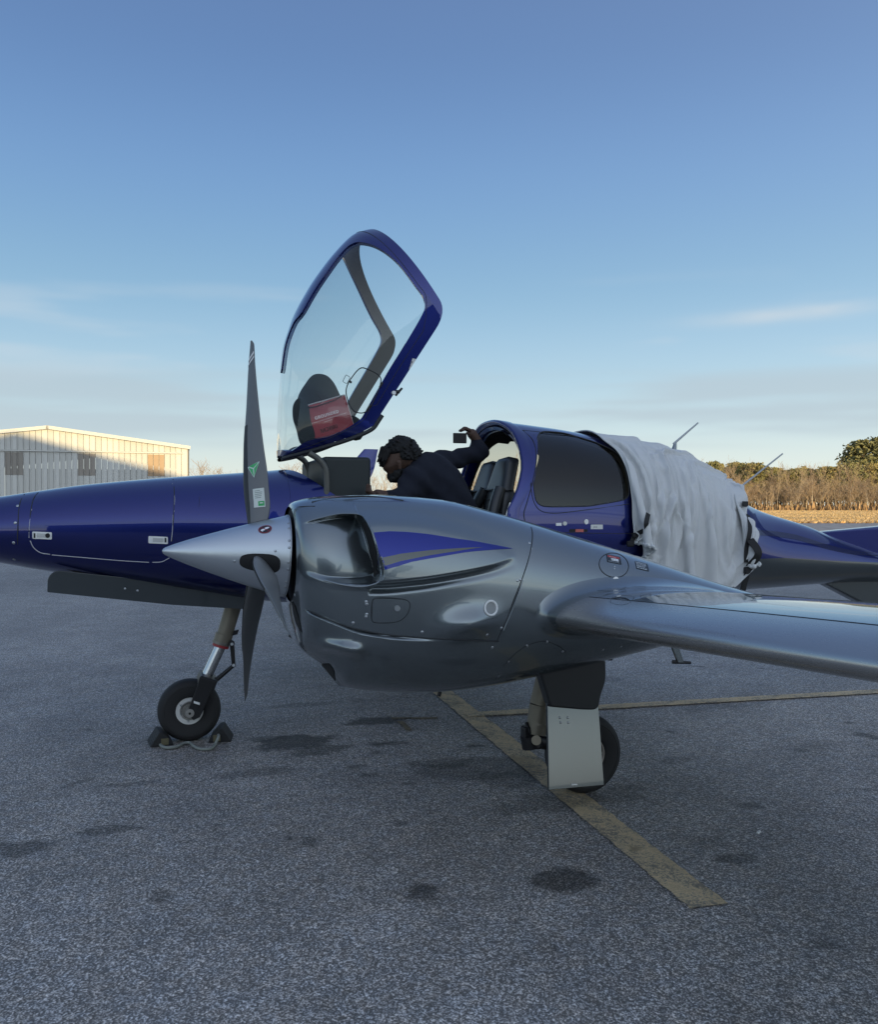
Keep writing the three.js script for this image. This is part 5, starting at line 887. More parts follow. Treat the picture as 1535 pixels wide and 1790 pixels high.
// ------------------------------------------------------------------ grey cloth cover thrown over the rear cabin
M.cloth = phy('cover_cloth', [0.60, 0.605, 0.60], 0.92, 0, { sheen: 0.3, sheenRoughness: 0.8, sheenColor: lin(0.6, 0.62, 0.65), bumpMap: dataTex(256, 256, (x, y) => { const k = 128 + 40 * Math.sin(x * Math.PI / 2) + 40 * Math.sin(y * Math.PI / 2) + 30 * (hash(x, y, 2) - 0.5) + 40 * (noise2(x / 8, y / 8, 5, 32) - 0.5); return [k, k, k]; }, { srgb: false }), bumpScale: 0.0006 });
const cover = grp('cloth_cover', scene, [2.9, 0, 0]);
tag(cover, 'crumpled light grey cloth cover draped over the rear cabin', 'cover');
{
  const at0 = (pts) => pts.map(([u, v]) => fus.hit(u, v));
  // front edge, rear edge and hem as functions of the body's own (x, angle)
  const TOPV = 0.42;                                            // share of v over the far side; v = TOPV is the crown
  const edgeOf = (pts, crown) => { const h = at0(pts).map(([x, t]) => [t, x]).sort((a, b) => a[0] - b[0]).filter((p, i, l) => !i || p[0] - l[i - 1][0] > 0.02); const last = h.at(-1); return curve([-2, h[0][1]], ...h, ...(last[0] < 1.5 ? [[1.571, crown]] : []), [3.2, crown]); };
  const xf = edgeOf([[1050, 772], [1078, 795], [1095, 830], [1102, 870], [1103, 905], [1105, 940]], 2.42), xr = edgeOf([[1283, 890], [1287, 910], [1290, 940], [1290, 985]], 3.58);
  const hemY = curve([0, 1.105], [0.10, 1.045], [0.22, 0.985], [0.34, 0.955], [0.5, 0.925], [0.62, 0.90], [0.82, 0.865], [0.9, 0.868], [0.905, 0.97], [1, 0.965]);
  const base = (u, v) => {                                      // v 0 at the hem on the near side, 1 at the hem on the far side
    const th0 = fus.theta(mix(2.53, 3.35, u), hemY(u)), t = mix(th0, Math.PI - th0, v), x = mix(xf(Math.min(t, Math.PI - t) < 0 ? 0.0 : Math.min(t, Math.PI - t)), xr(Math.max(0, Math.min(t, Math.PI - t))), u);
    return [x, t];
  };
  const P0 = (u, v) => { const [x, t] = base(u, v), p = fus.pt(x, t); return p; };
  // fold lines drawn on the photograph: [points, width m, depth m, lean]
  const Zm = ([a, b]) => [1080 + a * 240 / 1535, 750 + b * 270 / 1727];
  const folds = [
    [[[150, 100], [330, 280], [430, 440], [530, 560]], 0.020, 0.020, 1], [[[310, 120], [480, 290], [510, 420], [580, 620], [640, 860], [730, 1030]], 0.014, 0.034, -1],
    [[[480, 560], [475, 760], [440, 1000], [380, 1220]], 0.020, 0.028, 1], [[[600, 650], [560, 860], [535, 1080], [525, 1400]], 0.018, 0.052, 1], [[[640, 830], [715, 1010], [735, 1180], [700, 1440]], 0.016, 0.030, -1],
    [[[760, 600], [785, 800], [795, 1000], [740, 1300]], 0.018, 0.028, 1], [[[690, 360], [745, 480], [765, 660]], 0.016, 0.024, 1], 
    [[[900, 640], [925, 840], [935, 980]], 0.010, 0.022, 1], [[[900, 560], [960, 740], [1030, 960], [1045, 1250], [1050, 1620]], 0.018, 0.026, -1], [[[960, 620], [1050, 860], [1110, 1120], [1130, 1500]], 0.026, 0.018, 1],
    [[[1180, 840], [1240, 1000], [1250, 1300], [1235, 1600]], 0.020, 0.038, 1], [[[1090, 740], [1190, 860], [1320, 1000]], 0.03, 0.014, -1], [[[190, 480], [240, 760], [330, 960]], 0.02, 0.018, 1],
    [[[370, 720], [380, 940], [340, 1180]], 0.018, 0.022, -1], [[[640, 300], [660, 520], [690, 760]], 0.02, 0.016, 1],
    [[[240, 200], [400, 300], [460, 380]], 0.012, 0.018, 1], [[[680, 250], [790, 400], [900, 520]], 0.016, 0.016, -1], [[[560, 190], [720, 300], [860, 460], [1000, 640]], 0.02, 0.012, 1],
  ].map(([pts, w, d, lean]) => ({ w, d, lean, q: new THREE.CatmullRomCurve3(pts.map(Zm).map(([a, b]) => { const [x, t] = fus.hit(a, b); return V(x, t * 0.5, 0); }), false, 'centripetal').getPoints(14) }));
  const foldAt = (x, t) => {
    let s = 0;
    for (const f of folds) {
      let bd = 1e9, sg = 1, al = 0; const n = f.q.length - 1, Y = t * 0.5;
      if (Y < Math.min(f.q[0].y, f.q[n].y) - 0.12 || Y > Math.max(f.q[0].y, f.q[n].y) + 0.12) continue;
      for (let i = 0; i < n; i++) { const a = f.q[i], b = f.q[i + 1], ex = b.x - a.x, ey = b.y - a.y, L = ex * ex + ey * ey, k = clamp(((x - a.x) * ex + (Y - a.y) * ey) / L, 0, 1), dx = x - a.x - k * ex, dy = Y - a.y - k * ey, d = Math.hypot(dx, dy); if (d < bd) { bd = d; sg = (ex * dy - ey * dx) > 0 ? 1 : -1; al = (i + k) / n; } }
      if (bd > 5 * f.w) continue;
      const q = sg * f.lean * bd / f.w, taper = smooth(0, 0.22, al) * (1 - 0.75 * smooth(0.8, 1, al));
      s += f.d * taper * (0.95 * Math.exp(-((q - 1.2) ** 2) / 1.1) - 0.85 * Math.exp(-(q * q) / 0.35) - 0.12 * Math.exp(-((q + 1.6) ** 2) / 3));
    }
    return s;
  };
  // the cloth is let fall: a sheet with a third more width than the body below it, gathered along the spine, hung by its own weight over the body
  const NU = 64, NV = 46, VM = 0.58, SLACK = 1.5, n1 = NU + 1, N = n1 * (NV + 1), P = new Float64Array(N * 3), Q = new Float64Array(N * 3), pin = new Float32Array(N);
  const tab = span(2.0, 4.0, 400).map((x) => fus.at(x)), bodyAt = (x) => tab[clamp(Math.round((x - 2) / 2 * 400), 0, 400)];
  for (let j = 0; j <= NV; j++) for (let i = 0; i <= NU; i++) {
    const v = j / NV * VM, [x, t] = base(i / NU, v), p = fus.pt(x, t), n = normalOf(fus.S, x, t, 3e-3, FLIP), o = 0.020 + 0.06 * smooth(0.5, 0.36, v) * Math.pow(noise2(i / 3.4 + 0.8 * Math.sin(j / 11) + 0.02 * j, j / 30, 61), 1.5), k = (j * n1 + i) * 3;
    for (let c = 0; c < 3; c++) P[k + c] = p[c] + n[c] * o; Q.set(P.subarray(k, k + 3), k);
    const crown = v > 0.44; pin[j * n1 + i] = crown ? 0.95 : i === 0 || i === NU ? (v > 0.05 ? 0.97 : 0.6) : v > 0.40 ? 0.3 : 0;
  }
  const P00 = P.slice(), con = [], dist = (a, b) => Math.hypot(P[a * 3] - P[b * 3], P[a * 3 + 1] - P[b * 3 + 1], P[a * 3 + 2] - P[b * 3 + 2]);
  const flat = (i, j, i2, j2) => { const A = base(i / NU, j / NV * VM), B = base(i2 / NU, j2 / NV * VM), a = fus.pt(...A), b = fus.pt(...B); return Math.hypot(a[0] - b[0], a[1] - b[1], a[2] - b[2]); };
  for (let j = 0; j <= NV; j++) for (let i = 0; i <= NU; i++) {
    const a = j * n1 + i, v = j / NV * VM, sl = 1 + (SLACK - 1) * (0.6 + 0.8 * noise2(i / 7, 3, 12)) * smooth(0.44, 0.22, v);
    if (i < NU) con.push([a, a + 1, flat(i, j, i + 1, j) * sl, 0.9, 0]);
    if (j < NV) con.push([a, a + n1, flat(i, j, i, j + 1) * 1.02, 1, 0]);
    if (i < NU && j < NV) { const d1 = Math.hypot(flat(i, j, i + 1, j) * sl, flat(i, j, i, j + 1) * 1.02); con.push([a, a + n1 + 1, d1, 0.25, 0], [a + 1, a + n1, d1, 0.25, 0]); }
    if (i < NU - 2) con.push([a, a + 3, flat(i, j, i + 3, j) * (0.72 + 0.28 * sl), 0.22, 1]);
    if (j < NV - 3) con.push([a, a + 4 * n1, flat(i, j, i, j + 4) * 0.995, 0.55, 1]);
  }
  const nc = con.length, cA = Int32Array.from(con, (c) => c[0]), cB = Int32Array.from(con, (c) => c[1]), cL = Float64Array.from(con, (c) => c[2]), cS = Float64Array.from(con, (c) => c[3]), cO = Uint8Array.from(con, (c) => c[4]);
  for (let step = 0; step < 100; step++) {
    for (let a = 0; a < N; a++) for (let c = 0; c < 3; c++) { const k = a * 3 + c, v = (P[k] - Q[k]) * 0.93; Q[k] = P[k]; P[k] += v * (1 - pin[a]) + (c === 1 ? -0.0005 * (1 - pin[a]) : 0); }
    for (let it = 0; it < 7; it++) {
      for (let e = 0; e < nc; e++) {
        const a = cA[e], b = cB[e], L = cL[e], s = cS[e], only = cO[e], x = P[b * 3] - P[a * 3], y = P[b * 3 + 1] - P[a * 3 + 1], z = P[b * 3 + 2] - P[a * 3 + 2], d = Math.sqrt(x * x + y * y + z * z) || 1e-6; if (only && d > L) continue;
        const wa = 1 - pin[a], wb = 1 - pin[b], w = wa + wb; if (w < 0.01) continue; const f = s * (d - L) / d / w;
        P[a * 3] += x * f * wa; P[a * 3 + 1] += y * f * wa; P[a * 3 + 2] += z * f * wa; P[b * 3] -= x * f * wb; P[b * 3 + 1] -= y * f * wb; P[b * 3 + 2] -= z * f * wb;
      }
      for (let a = 0; a < N; a++) {
        const k = a * 3, q = bodyAt(P[k]), y = P[k + 1] - q.c, z = P[k + 2], h = (y > 0 ? q.t - q.c : q.c - q.b) + 0.016, w = q.w + 0.016, g = Math.pow(Math.pow(Math.abs(y) / h, q.n) + Math.pow(Math.abs(z) / w, q.n), 1 / q.n);
        if (g < 1) { const m = 1 / Math.max(g, 0.05); P[k + 1] = q.c + y * m; P[k + 2] = z * m; P[k] = mix(P[k], Q[k], 0.3); P[k + 1] = mix(P[k + 1], Q[k + 1], 0.12); }
        if (pin[a] > 0) for (let c = 0; c < 3; c++) P[k + c] = mix(P[k + c], P00[k + c], pin[a] * 0.25);
      }
    }
  }
  const far = (u, v) => { const [x, t] = base(u, v), p = fus.pt(x, t), n = normalOf(fus.S, x, t, 3e-3, FLIP), o = 0.022 + 0.02 * fbm(x * 9, t, 9, 2); return [p[0] + n[0] * o - 2.9, p[1] + n[1] * o, p[2] + n[2] * o]; };
  const cub = (a, b, c, d, t) => b + 0.5 * t * (c - a + t * (2 * a - 5 * b + 4 * c - d + t * (3 * (b - c) + d - a)));
  const S = (u, v) => {
    if (v > VM - 1e-6) return far(u, v);
    const x = clamp(u, 0, 1) * NU, y = clamp(v / VM, 0, 1) * NV, i = Math.min(NU - 1, Math.floor(x)), j = Math.min(NV - 1, Math.floor(y)), f = x - i, g = y - j, at = (p, q, c) => P[(clamp(q, 0, NV) * n1 + clamp(p, 0, NU)) * 3 + c], r = [0, 0, 0];
    for (let c = 0; c < 3; c++) r[c] = cub(...[-1, 0, 1, 2].map((d) => cub(at(i - 1, j + d, c), at(i, j + d, c), at(i + 1, j + d, c), at(i + 2, j + d, c), f)), g);
    { const [bx, bt] = base(u, v), n = normalOf(fus.S, bx, bt, 3e-3, FLIP), o = 0.6 * foldAt(bx, bt) * smooth(0.0, 0.05, Math.min(u, 1 - u)); for (let c = 0; c < 3; c++) r[c] += n[c] * o; }
    { const q = bodyAt(r[0]), y = r[1] - q.c, h = (y > 0 ? q.t - q.c : q.c - q.b) + 0.014, w = q.w + 0.014, gg = Math.pow(Math.pow(Math.abs(y) / h, q.n) + Math.pow(Math.abs(r[2]) / w, q.n), 1 / q.n); if (gg < 1 && gg > 0.3) { r[1] = q.c + y / gg; r[2] /= gg; } }
    const hem = smooth(0.035, 0.0, v) * (u < 0.42 ? 1 : 0.4); r[2] += hem * (0.007 * Math.sin(u * 260 + 3 * Math.sin(u * 41)) + 0.004 * Math.sin(u * 530)) + 0.0035 * (fbm(u * 30, v * 26, 7, 3) - 0.5);
    return [r[0] - 2.9, r[1], r[2]];
  };
  const g = gridSurf(S, span(0, 1, 230), [...span(0, 0.579, 210), ...span(0.581, 1, 60)], { own: true }); const uv = g.attributes.uv; for (let i = 0; i < uv.count; i++) uv.setXY(i, uv.getX(i) * 9, uv.getY(i) * 22);
  obj('cloth', g, M.cloth, cover);
  // rolled hem, front edge and rear edge
  const edge = (f, r) => tube(f.map(([u, v]) => V(...S(u, v))), r, 5, f.length * 2);
  const hemM = std('hem_cloth', [0.6, 0.61, 0.6], 0.9);
  obj('gathered_hem', (() => { const line = span(0.0, 0.44, 150).map((u) => { const p = S(u, 0.004); return V(p[0], p[1] + 0.004 * Math.sin(u * 300) + 0.003 * Math.sin(u * 610), p[2] + 0.012 + 0.004 * Math.sin(u * 370)); }); return tube(line, 0.0095, 6, 400); })(), hemM, cover);
  obj('gathered_hem', (() => { const line = span(0.905, 1.0, 40).map((u) => { const p = S(u, 0.004); return V(p[0], p[1] + 0.004 * Math.sin(u * 400), p[2] + 0.01 + 0.003 * Math.sin(u * 700)); }); return tube(line, 0.010, 6, 120); })(), hemM, cover);
  obj('edge_binding', [edge(span(0.02, 0.98, 120).map((v) => [0.001, v]), 0.005), edge(span(0.0, 0.98, 120).map((v) => [0.999, v]), 0.007)], hemM, cover);
  const web = std('black_webbing', [0.012, 0.012, 0.013], 0.75), loc = (u, v, off) => { const h = fus.hit(u, v), p = fus.pt(...h), n = normalOf(fus.S, ...h, 2e-3, FLIP); return V(p[0] + n[0] * off - 2.9, p[1] + n[1] * off, p[2] + n[2] * off); };
  const band = (pts, off, wid) => { const c = new THREE.CatmullRomCurve3(pts.map(([a, b]) => loc(a, b, off)), false, 'centripetal'), pos = [], idx = [], n = 24; for (let i = 0; i <= n; i++) { const p = c.getPoint(i / n), t = c.getTangent(i / n), s = t.clone().cross(V(0, 0, 1)).normalize().multiplyScalar(wid / 2); for (const [k, z] of [[-1, 0], [1, 0], [1, 0.006], [-1, 0.006]]) pos.push(p.x + s.x * k, p.y + s.y * k, p.z + z); } for (let i = 0; i < n; i++) for (let k = 0; k < 4; k++) { const a = i * 4 + k, b = i * 4 + (k + 1) % 4; idx.push(a, b, b + 4, a, b + 4, a + 4); } return geom(pos, null, idx).toNonIndexed(); };
  const onC = (u, v, d = 0.012) => { const p = S(u, v), h = [...S(u + 0.01, v)], k = [...S(u, v + 0.01)], n = V(...h).sub(V(...p)).cross(V(...k).sub(V(...p))).normalize(); if (n.z < 0) n.negate(); return V(...p).addScaledVector(n, d); };
  const strap = (pts, wid) => { const c = new THREE.CatmullRomCurve3(pts.map((q) => (q.isVector3 ? q : onC(...q))), false, 'centripetal'), pos = [], idx = [], n = 24; for (let i = 0; i <= n; i++) { const p = c.getPoint(i / n), tn = c.getTangent(i / n), s = tn.clone().cross(V(0, 0, 1)).normalize().multiplyScalar(wid / 2); for (const [k, z] of [[-1, -0.003], [1, -0.003], [1, 0.003], [-1, 0.003]]) pos.push(p.x + s.x * k, p.y + s.y * k, p.z + z); } for (let i = 0; i < n; i++) for (let k = 0; k < 4; k++) { const a = i * 4 + k, b = i * 4 + (k + 1) % 4; idx.push(a, b, b + 4, a, b + 4, a + 4); } return geom(pos, null, idx).toNonIndexed(); };
  const f0 = onC(0.05, 0.05, 0.02), f1 = onC(0.012, 0.03, 0.02), f2 = f1.clone().add(V(-0.035, -0.05, 0.0));
  obj('strap', [strap([onC(0.075, 0.10, 0.008), onC(0.065, 0.07, 0.014), f0], 0.03), strap([f0, f1, f2], 0.026)], web, cover);
  obj('buckle', [box(0.045, 0.03, 0.022, f1.x, f1.y, f1.z, 0.007), box(0.045, 0.034, 0.024, f2.x, f2.y, f2.z, 0.008)], web, cover);
  obj('drawstring', tube([onC(0.01, 0.07, 0.01), f1.clone().add(V(-0.02, 0.03, 0.02)), f1.clone().add(V(0.01, 0.0, 0.025)), f1.clone().add(V(0.0, -0.03, 0.02)), f0.clone().add(V(0.02, -0.02, 0.01))], 0.0035, 5, 40), hemM, cover);
  const e0 = onC(0.965, 0.02, 0.012), e1 = e0.clone().add(V(0.02, -0.05, -0.01)), e2 = e1.clone().add(V(-0.015, -0.13, -0.03));
  obj('strap', [strap([onC(0.955, 0.20, 0.012), onC(0.965, 0.14, 0.013), onC(0.968, 0.08, 0.013), e0], 0.028), strap([onC(0.90, 0.03, 0.012), onC(0.93, 0.07, 0.014), onC(0.96, 0.11, 0.016)], 0.05), strap([e1, e1.clone().lerp(e2, 0.5), e2], 0.04)], web, cover);
  obj('buckle', [box(0.055, 0.045, 0.03, e1.x, e1.y, e1.z, 0.01)], web, cover);
  obj('fabric_tab', [band([[1288, 886], [1298, 887]], 0.045, 0.034)], web, cover);
}
// ------------------------------------------------------------------ red card and padded cover inside the raised canopy
{
  const z = 0.30, q = [[525, 712], [603, 690], [620, 748], [541, 775]].map(([u, v]) => atZ(u, v, z));
  const card = grp('red_card', scene, q[3].toArray()); tag(card, 'red card reading GROUNDED in a clear sleeve inside the canopy', 'card');
  const o = q[3], rel = q.map((p) => p.clone().sub(o));
  const tx = canvasTex(640, 512, (c, w, h) => {
    c.fillStyle = '#a63a43'; c.fillRect(0, 0, w, h); c.fillStyle = '#ead9d8'; c.textAlign = 'center'; c.font = 'bold 62px sans-serif'; c.fillText('GROUNDED', 320, 226);
    c.font = '19px sans-serif'; c.fillText('DO NOT REMOVE WITHOUT AUTHORISATION OF MAINTENANCE', 320, 268); c.fillText('DEPARTMENT', 320, 298);
    c.fillStyle = '#1c1014'; c.font = 'bold 82px sans-serif'; c.save(); c.translate(300, 432); c.scale(0.72, 1); c.fillText('NK24MU', 0, 0); c.restore();
    c.strokeStyle = '#d9c2c0'; c.lineWidth = 7; c.strokeRect(3, 3, w - 6, h - 6);
  });
  const sheetG = (off, n = 12) => { const nn = rel[1].clone().sub(rel[0]).cross(rel[3].clone().sub(rel[0])).normalize().multiplyScalar(-1), pos = [], uv = [], idx = []; for (let i = 0; i <= n; i++) for (let j = 0; j <= n; j++) { const a = i / n, b = j / n, p = rel[3].clone().lerp(rel[2], a).lerp(rel[0].clone().lerp(rel[1], a), b).addScaledVector(nn, off + 0.004 * Math.sin(a * 3) * (1 - b) + 0.0025 * fbm(a * 4, b * 4, 6, 2)); pos.push(...p.toArray()); uv.push(a, b); } for (let i = 0; i < n; i++) for (let j = 0; j < n; j++) { const a = i * (n + 1) + j, b = a + n + 1; idx.push(a, b, b + 1, a, b + 1, a + 1); } return geom(pos, null, idx, uv); };
  obj('card', sheetG(0), std('red_card', [1, 1, 1], 0.5, 0, { map: tx }), card);
  obj('sleeve', sheetG(0.003), phy('clear_sleeve', [1, 1, 1], 0.06, 0, { transmission: 1, thickness: 0, ior: 1.45 }), card);
  obj('sleeve_edge', tube([rel[0], rel[1]], 0.004, 5, 8), std('sleeve_edge', [0.5, 0.45, 0.44], 0.4), card);
  obj('cord', tube([[536, 712], [550, 711], [565, 706], [583, 700], [597, 692]].map(([u, v]) => atZ(u, v, z + 0.008).sub(o)), 0.0028, 5, 40), M.black, card);
  obj('cord', tube([[560, 705], [562, 699], [558, 694], [555, 690]].map(([u, v]) => atZ(u, v, z).sub(o)), 0.0028, 5, 20), M.black, card);
  // padded black cover with a rounded top
  const pz = 0.22, b0 = atZ(560, 776, pz), pc = grp('padded_cover', scene, b0.toArray()); tag(pc, 'black padded cover with rounded top behind the red card', 'cover');
  const pad = (pts, zz, t) => { const w = pts.map(([u, v]) => atZ(u, v, zz).sub(b0)), c = new THREE.CatmullRomCurve3(w, true, 'centripetal').getPoints(60).map((p) => new THREE.Vector2(p.x, p.y)), g = new THREE.ExtrudeGeometry(new THREE.Shape(c), { depth: t, bevelEnabled: true, bevelSize: 0.014, bevelThickness: 0.02, bevelSegments: 5 }); g.translate(0, 0, w[0].z); return g; };
  const padM = std('black_padding', [0.018, 0.026, 0.028], 0.8);
  obj('main_pad', pad([[524, 698], [538, 672], [549, 660], [566, 661], [577, 671], [588, 692], [600, 720], [628, 742], [626, 765], [600, 762], [560, 772], [534, 770], [526, 740]], pz, 0.03), padM, pc);
  obj('side_pad', pad([[517, 708], [524, 700], [532, 706], [538, 735], [545, 766], [530, 774], [522, 750], [516, 730]], pz + 0.05, 0.02), padM, pc);
  obj('piping', tube([[517, 706], [523, 701], [529, 702], [534, 709]].map(([u, v]) => atZ(u, v, pz + 0.085).sub(b0)), 0.003, 5, 20), std('piping_grey', [0.12, 0.13, 0.13], 0.7), pc);
}
// ------------------------------------------------------------------ chocks and their rope
{
  const wood = std('yellow_worn_edge', [0.12, 0.105, 0.06], 0.8);
  const chock = (name, label, p, turn, mirror) => {
    const c = grp(name, scene, p); c.rotation.y = turn; c.scale.set(0.8, 0.66, 0.8); tag(c, label, 'wheel chock');
    const s = new THREE.Shape([[-0.07, 0], [0.075, 0], [0.066, 0.03], [0.012, 0.10], [-0.012, 0.105]].map((q) => new THREE.Vector2(q[0] * mirror, q[1]))), g = new THREE.ExtrudeGeometry(s, { depth: 0.2, bevelEnabled: true, bevelSize: 0.005, bevelThickness: 0.005, bevelSegments: 2 }); g.translate(0, 0.005, -0.1); obj('body', g, M.rubber, c);
    const ribs = []; for (let i = 0; i < 6; i++) { const t = (i + 0.5) / 6, r = box(0.012, 0.012, 0.2, mirror * mix(-0.07, -0.012, t), mix(0.0, 0.105, t) + 0.004, 0, 0.003); ribs.push(r); } obj('ridges', ribs, M.rubber, c);
    obj('end_plate', box(0.05, 0.055, 0.004, mirror * 0.022, 0.038, 0.107, 0.001), wood, c);
    return c;
  };
  const a = atY(282, 1299, 0), b = atY(382, 1293, 0);
  chock('wheel_chock', 'black rubber chock in front of the nose wheel', [-0.168, 0, 0.02], 0.12, 1);
  chock('wheel_chock', 'black rubber chock behind the nose wheel', [0.168, 0, 0.03], -0.15, -1);
  const rope = tube([[274, 1290], [279, 1301], [292, 1307], [308, 1305], [322, 1299], [330, 1298], [338, 1304], [350, 1309], [366, 1309], [376, 1300], [381, 1290], [381, 1282]].map(([u, v], i) => { const p = atY(u, v, i < 1 || i > 9 ? 0.04 : 0.012); return p; }), 0.0085, 8, 90);
  tag(obj('rope', rope, std('chock_rope', [0.22, 0.24, 0.22], 0.9)), 'thin grey rope on the tarmac joining the two chocks', 'rope');
  const sp = atY(1326, 1457, 0), g = box(0.016, 0.006, 0.011, 0, 0.004, 0, 0.002); const m = obj('paper_scrap', merge([g, box(0.01, 0.004, 0.008, 0.006, 0.008, 0.003, 0.001)]), M.white); m.position.copy(sp); m.rotation.y = 0.5; tag(m, 'tiny white scrap lying alone on the tarmac', 'scrap');
}
// ------------------------------------------------------------------ person leaning into the cockpit
function field(bones, k, cell, mat, extra) {                     // a smooth union of tapered capsules, meshed
  const lo = V(1e9, 1e9, 1e9), hi = V(-1e9, -1e9, -1e9);
  for (const [a, b, ra, rb] of bones) for (const [p, r] of [[a, ra], [b, rb]]) { lo.min(p.clone().subScalar(r + 0.03)); hi.max(p.clone().addScalar(r + 0.03)); }
  const c = lo.clone().add(hi).multiplyScalar(0.5), h = Math.max(hi.x - lo.x, hi.y - lo.y, hi.z - lo.z) / 2 * 1.04, n = Math.ceil(2 * h / cell);
  const B = bones.map(([a, b, ra, rb, kk, sq]) => [a, b, ra, rb, kk, sq, (a.x + b.x) / 2, (a.y + b.y) / 2, (a.z + b.z) / 2, (a.distanceTo(b) / 2 + Math.max(ra, rb) + (bones.length > 60 ? 0.012 : 0.045) + (kk ?? k)) ** 2]);
  const buckets = new Map(), CS = 0.045, key = (x, y, z) => (Math.floor(x / CS) + 500) * 1e6 + (Math.floor(y / CS) + 500) * 1e3 + Math.floor(z / CS) + 500;
  for (const q of B) { const R = Math.sqrt(q[9]), f = (v) => Math.floor(v / CS); for (let i = f(q[6] - R); i <= f(q[6] + R); i++) for (let j = f(q[7] - R); j <= f(q[7] + R); j++) for (let l = f(q[8] - R); l <= f(q[8] + R); l++) { const h = (i + 500) * 1e6 + (j + 500) * 1e3 + l + 500; if (!buckets.has(h)) buckets.set(h, []); buckets.get(h).push(q); } }
  const none = [];
  const d = (x, y, z) => {
    let s = 1e9; const B = buckets.get(key(x, y, z)) ?? none;
    for (const [a, b, ra, rb, kk, sq, mx, my, mz, far] of B) {
      if ((x - mx) ** 2 + (y - my) ** 2 + (z - mz) ** 2 > far) continue;
      const bx = b.x - a.x, by = b.y - a.y, bz = b.z - a.z, L = bx * bx + by * by + bz * bz, t = L ? clamp(((x - a.x) * bx + (y - a.y) * by + (z - a.z) * bz) / L, 0, 1) : 0;
      const q = Math.hypot(x - a.x - t * bx, y - a.y - t * by, (z - a.z - t * bz) * (sq ?? 1)) - mix(ra, rb, t), K = kk ?? k, e = clamp(0.5 + 0.5 * (s - q) / K, 0, 1);
      s = s > 1e8 ? q : mix(s, q, e) - K * e * (1 - e);
    }
    if (s > 1e8) return 0.012;
    return extra ? extra(s, x, y, z) : s;
  };
  const mc = new MarchingCubes(n, mat, false, false, 400000), half = n / 2; mc.isolation = 0;
  for (let z = 0; z < n; z++) for (let y = 0; y < n; y++) for (let x = 0; x < n; x++) mc.field[n * n * z + n * y + x] = -d(c.x + (x - half) / half * h, c.y + (y - half) / half * h, c.z + (z - half) / half * h);
  mc.update();
  const m = mc.count, pos = new Float32Array(m * 3), nor = new Float32Array(m * 3), e = cell * 0.5;
  for (let i = 0; i < m; i++) { const x = c.x + mc.positionArray[i * 3] * h, y = c.y + mc.positionArray[i * 3 + 1] * h, z = c.z + mc.positionArray[i * 3 + 2] * h; pos.set([x, y, z], i * 3); const g = [d(x + e, y, z) - d(x - e, y, z), d(x, y + e, z) - d(x, y - e, z), d(x, y, z + e) - d(x, y, z - e)], l = Math.hypot(...g) || 1; nor.set(g.map((v) => v / l), i * 3); }
  const g = new THREE.BufferGeometry(); g.setAttribute('position', new THREE.BufferAttribute(pos, 3)); g.setAttribute('normal', new THREE.BufferAttribute(nor, 3)); return g;
}
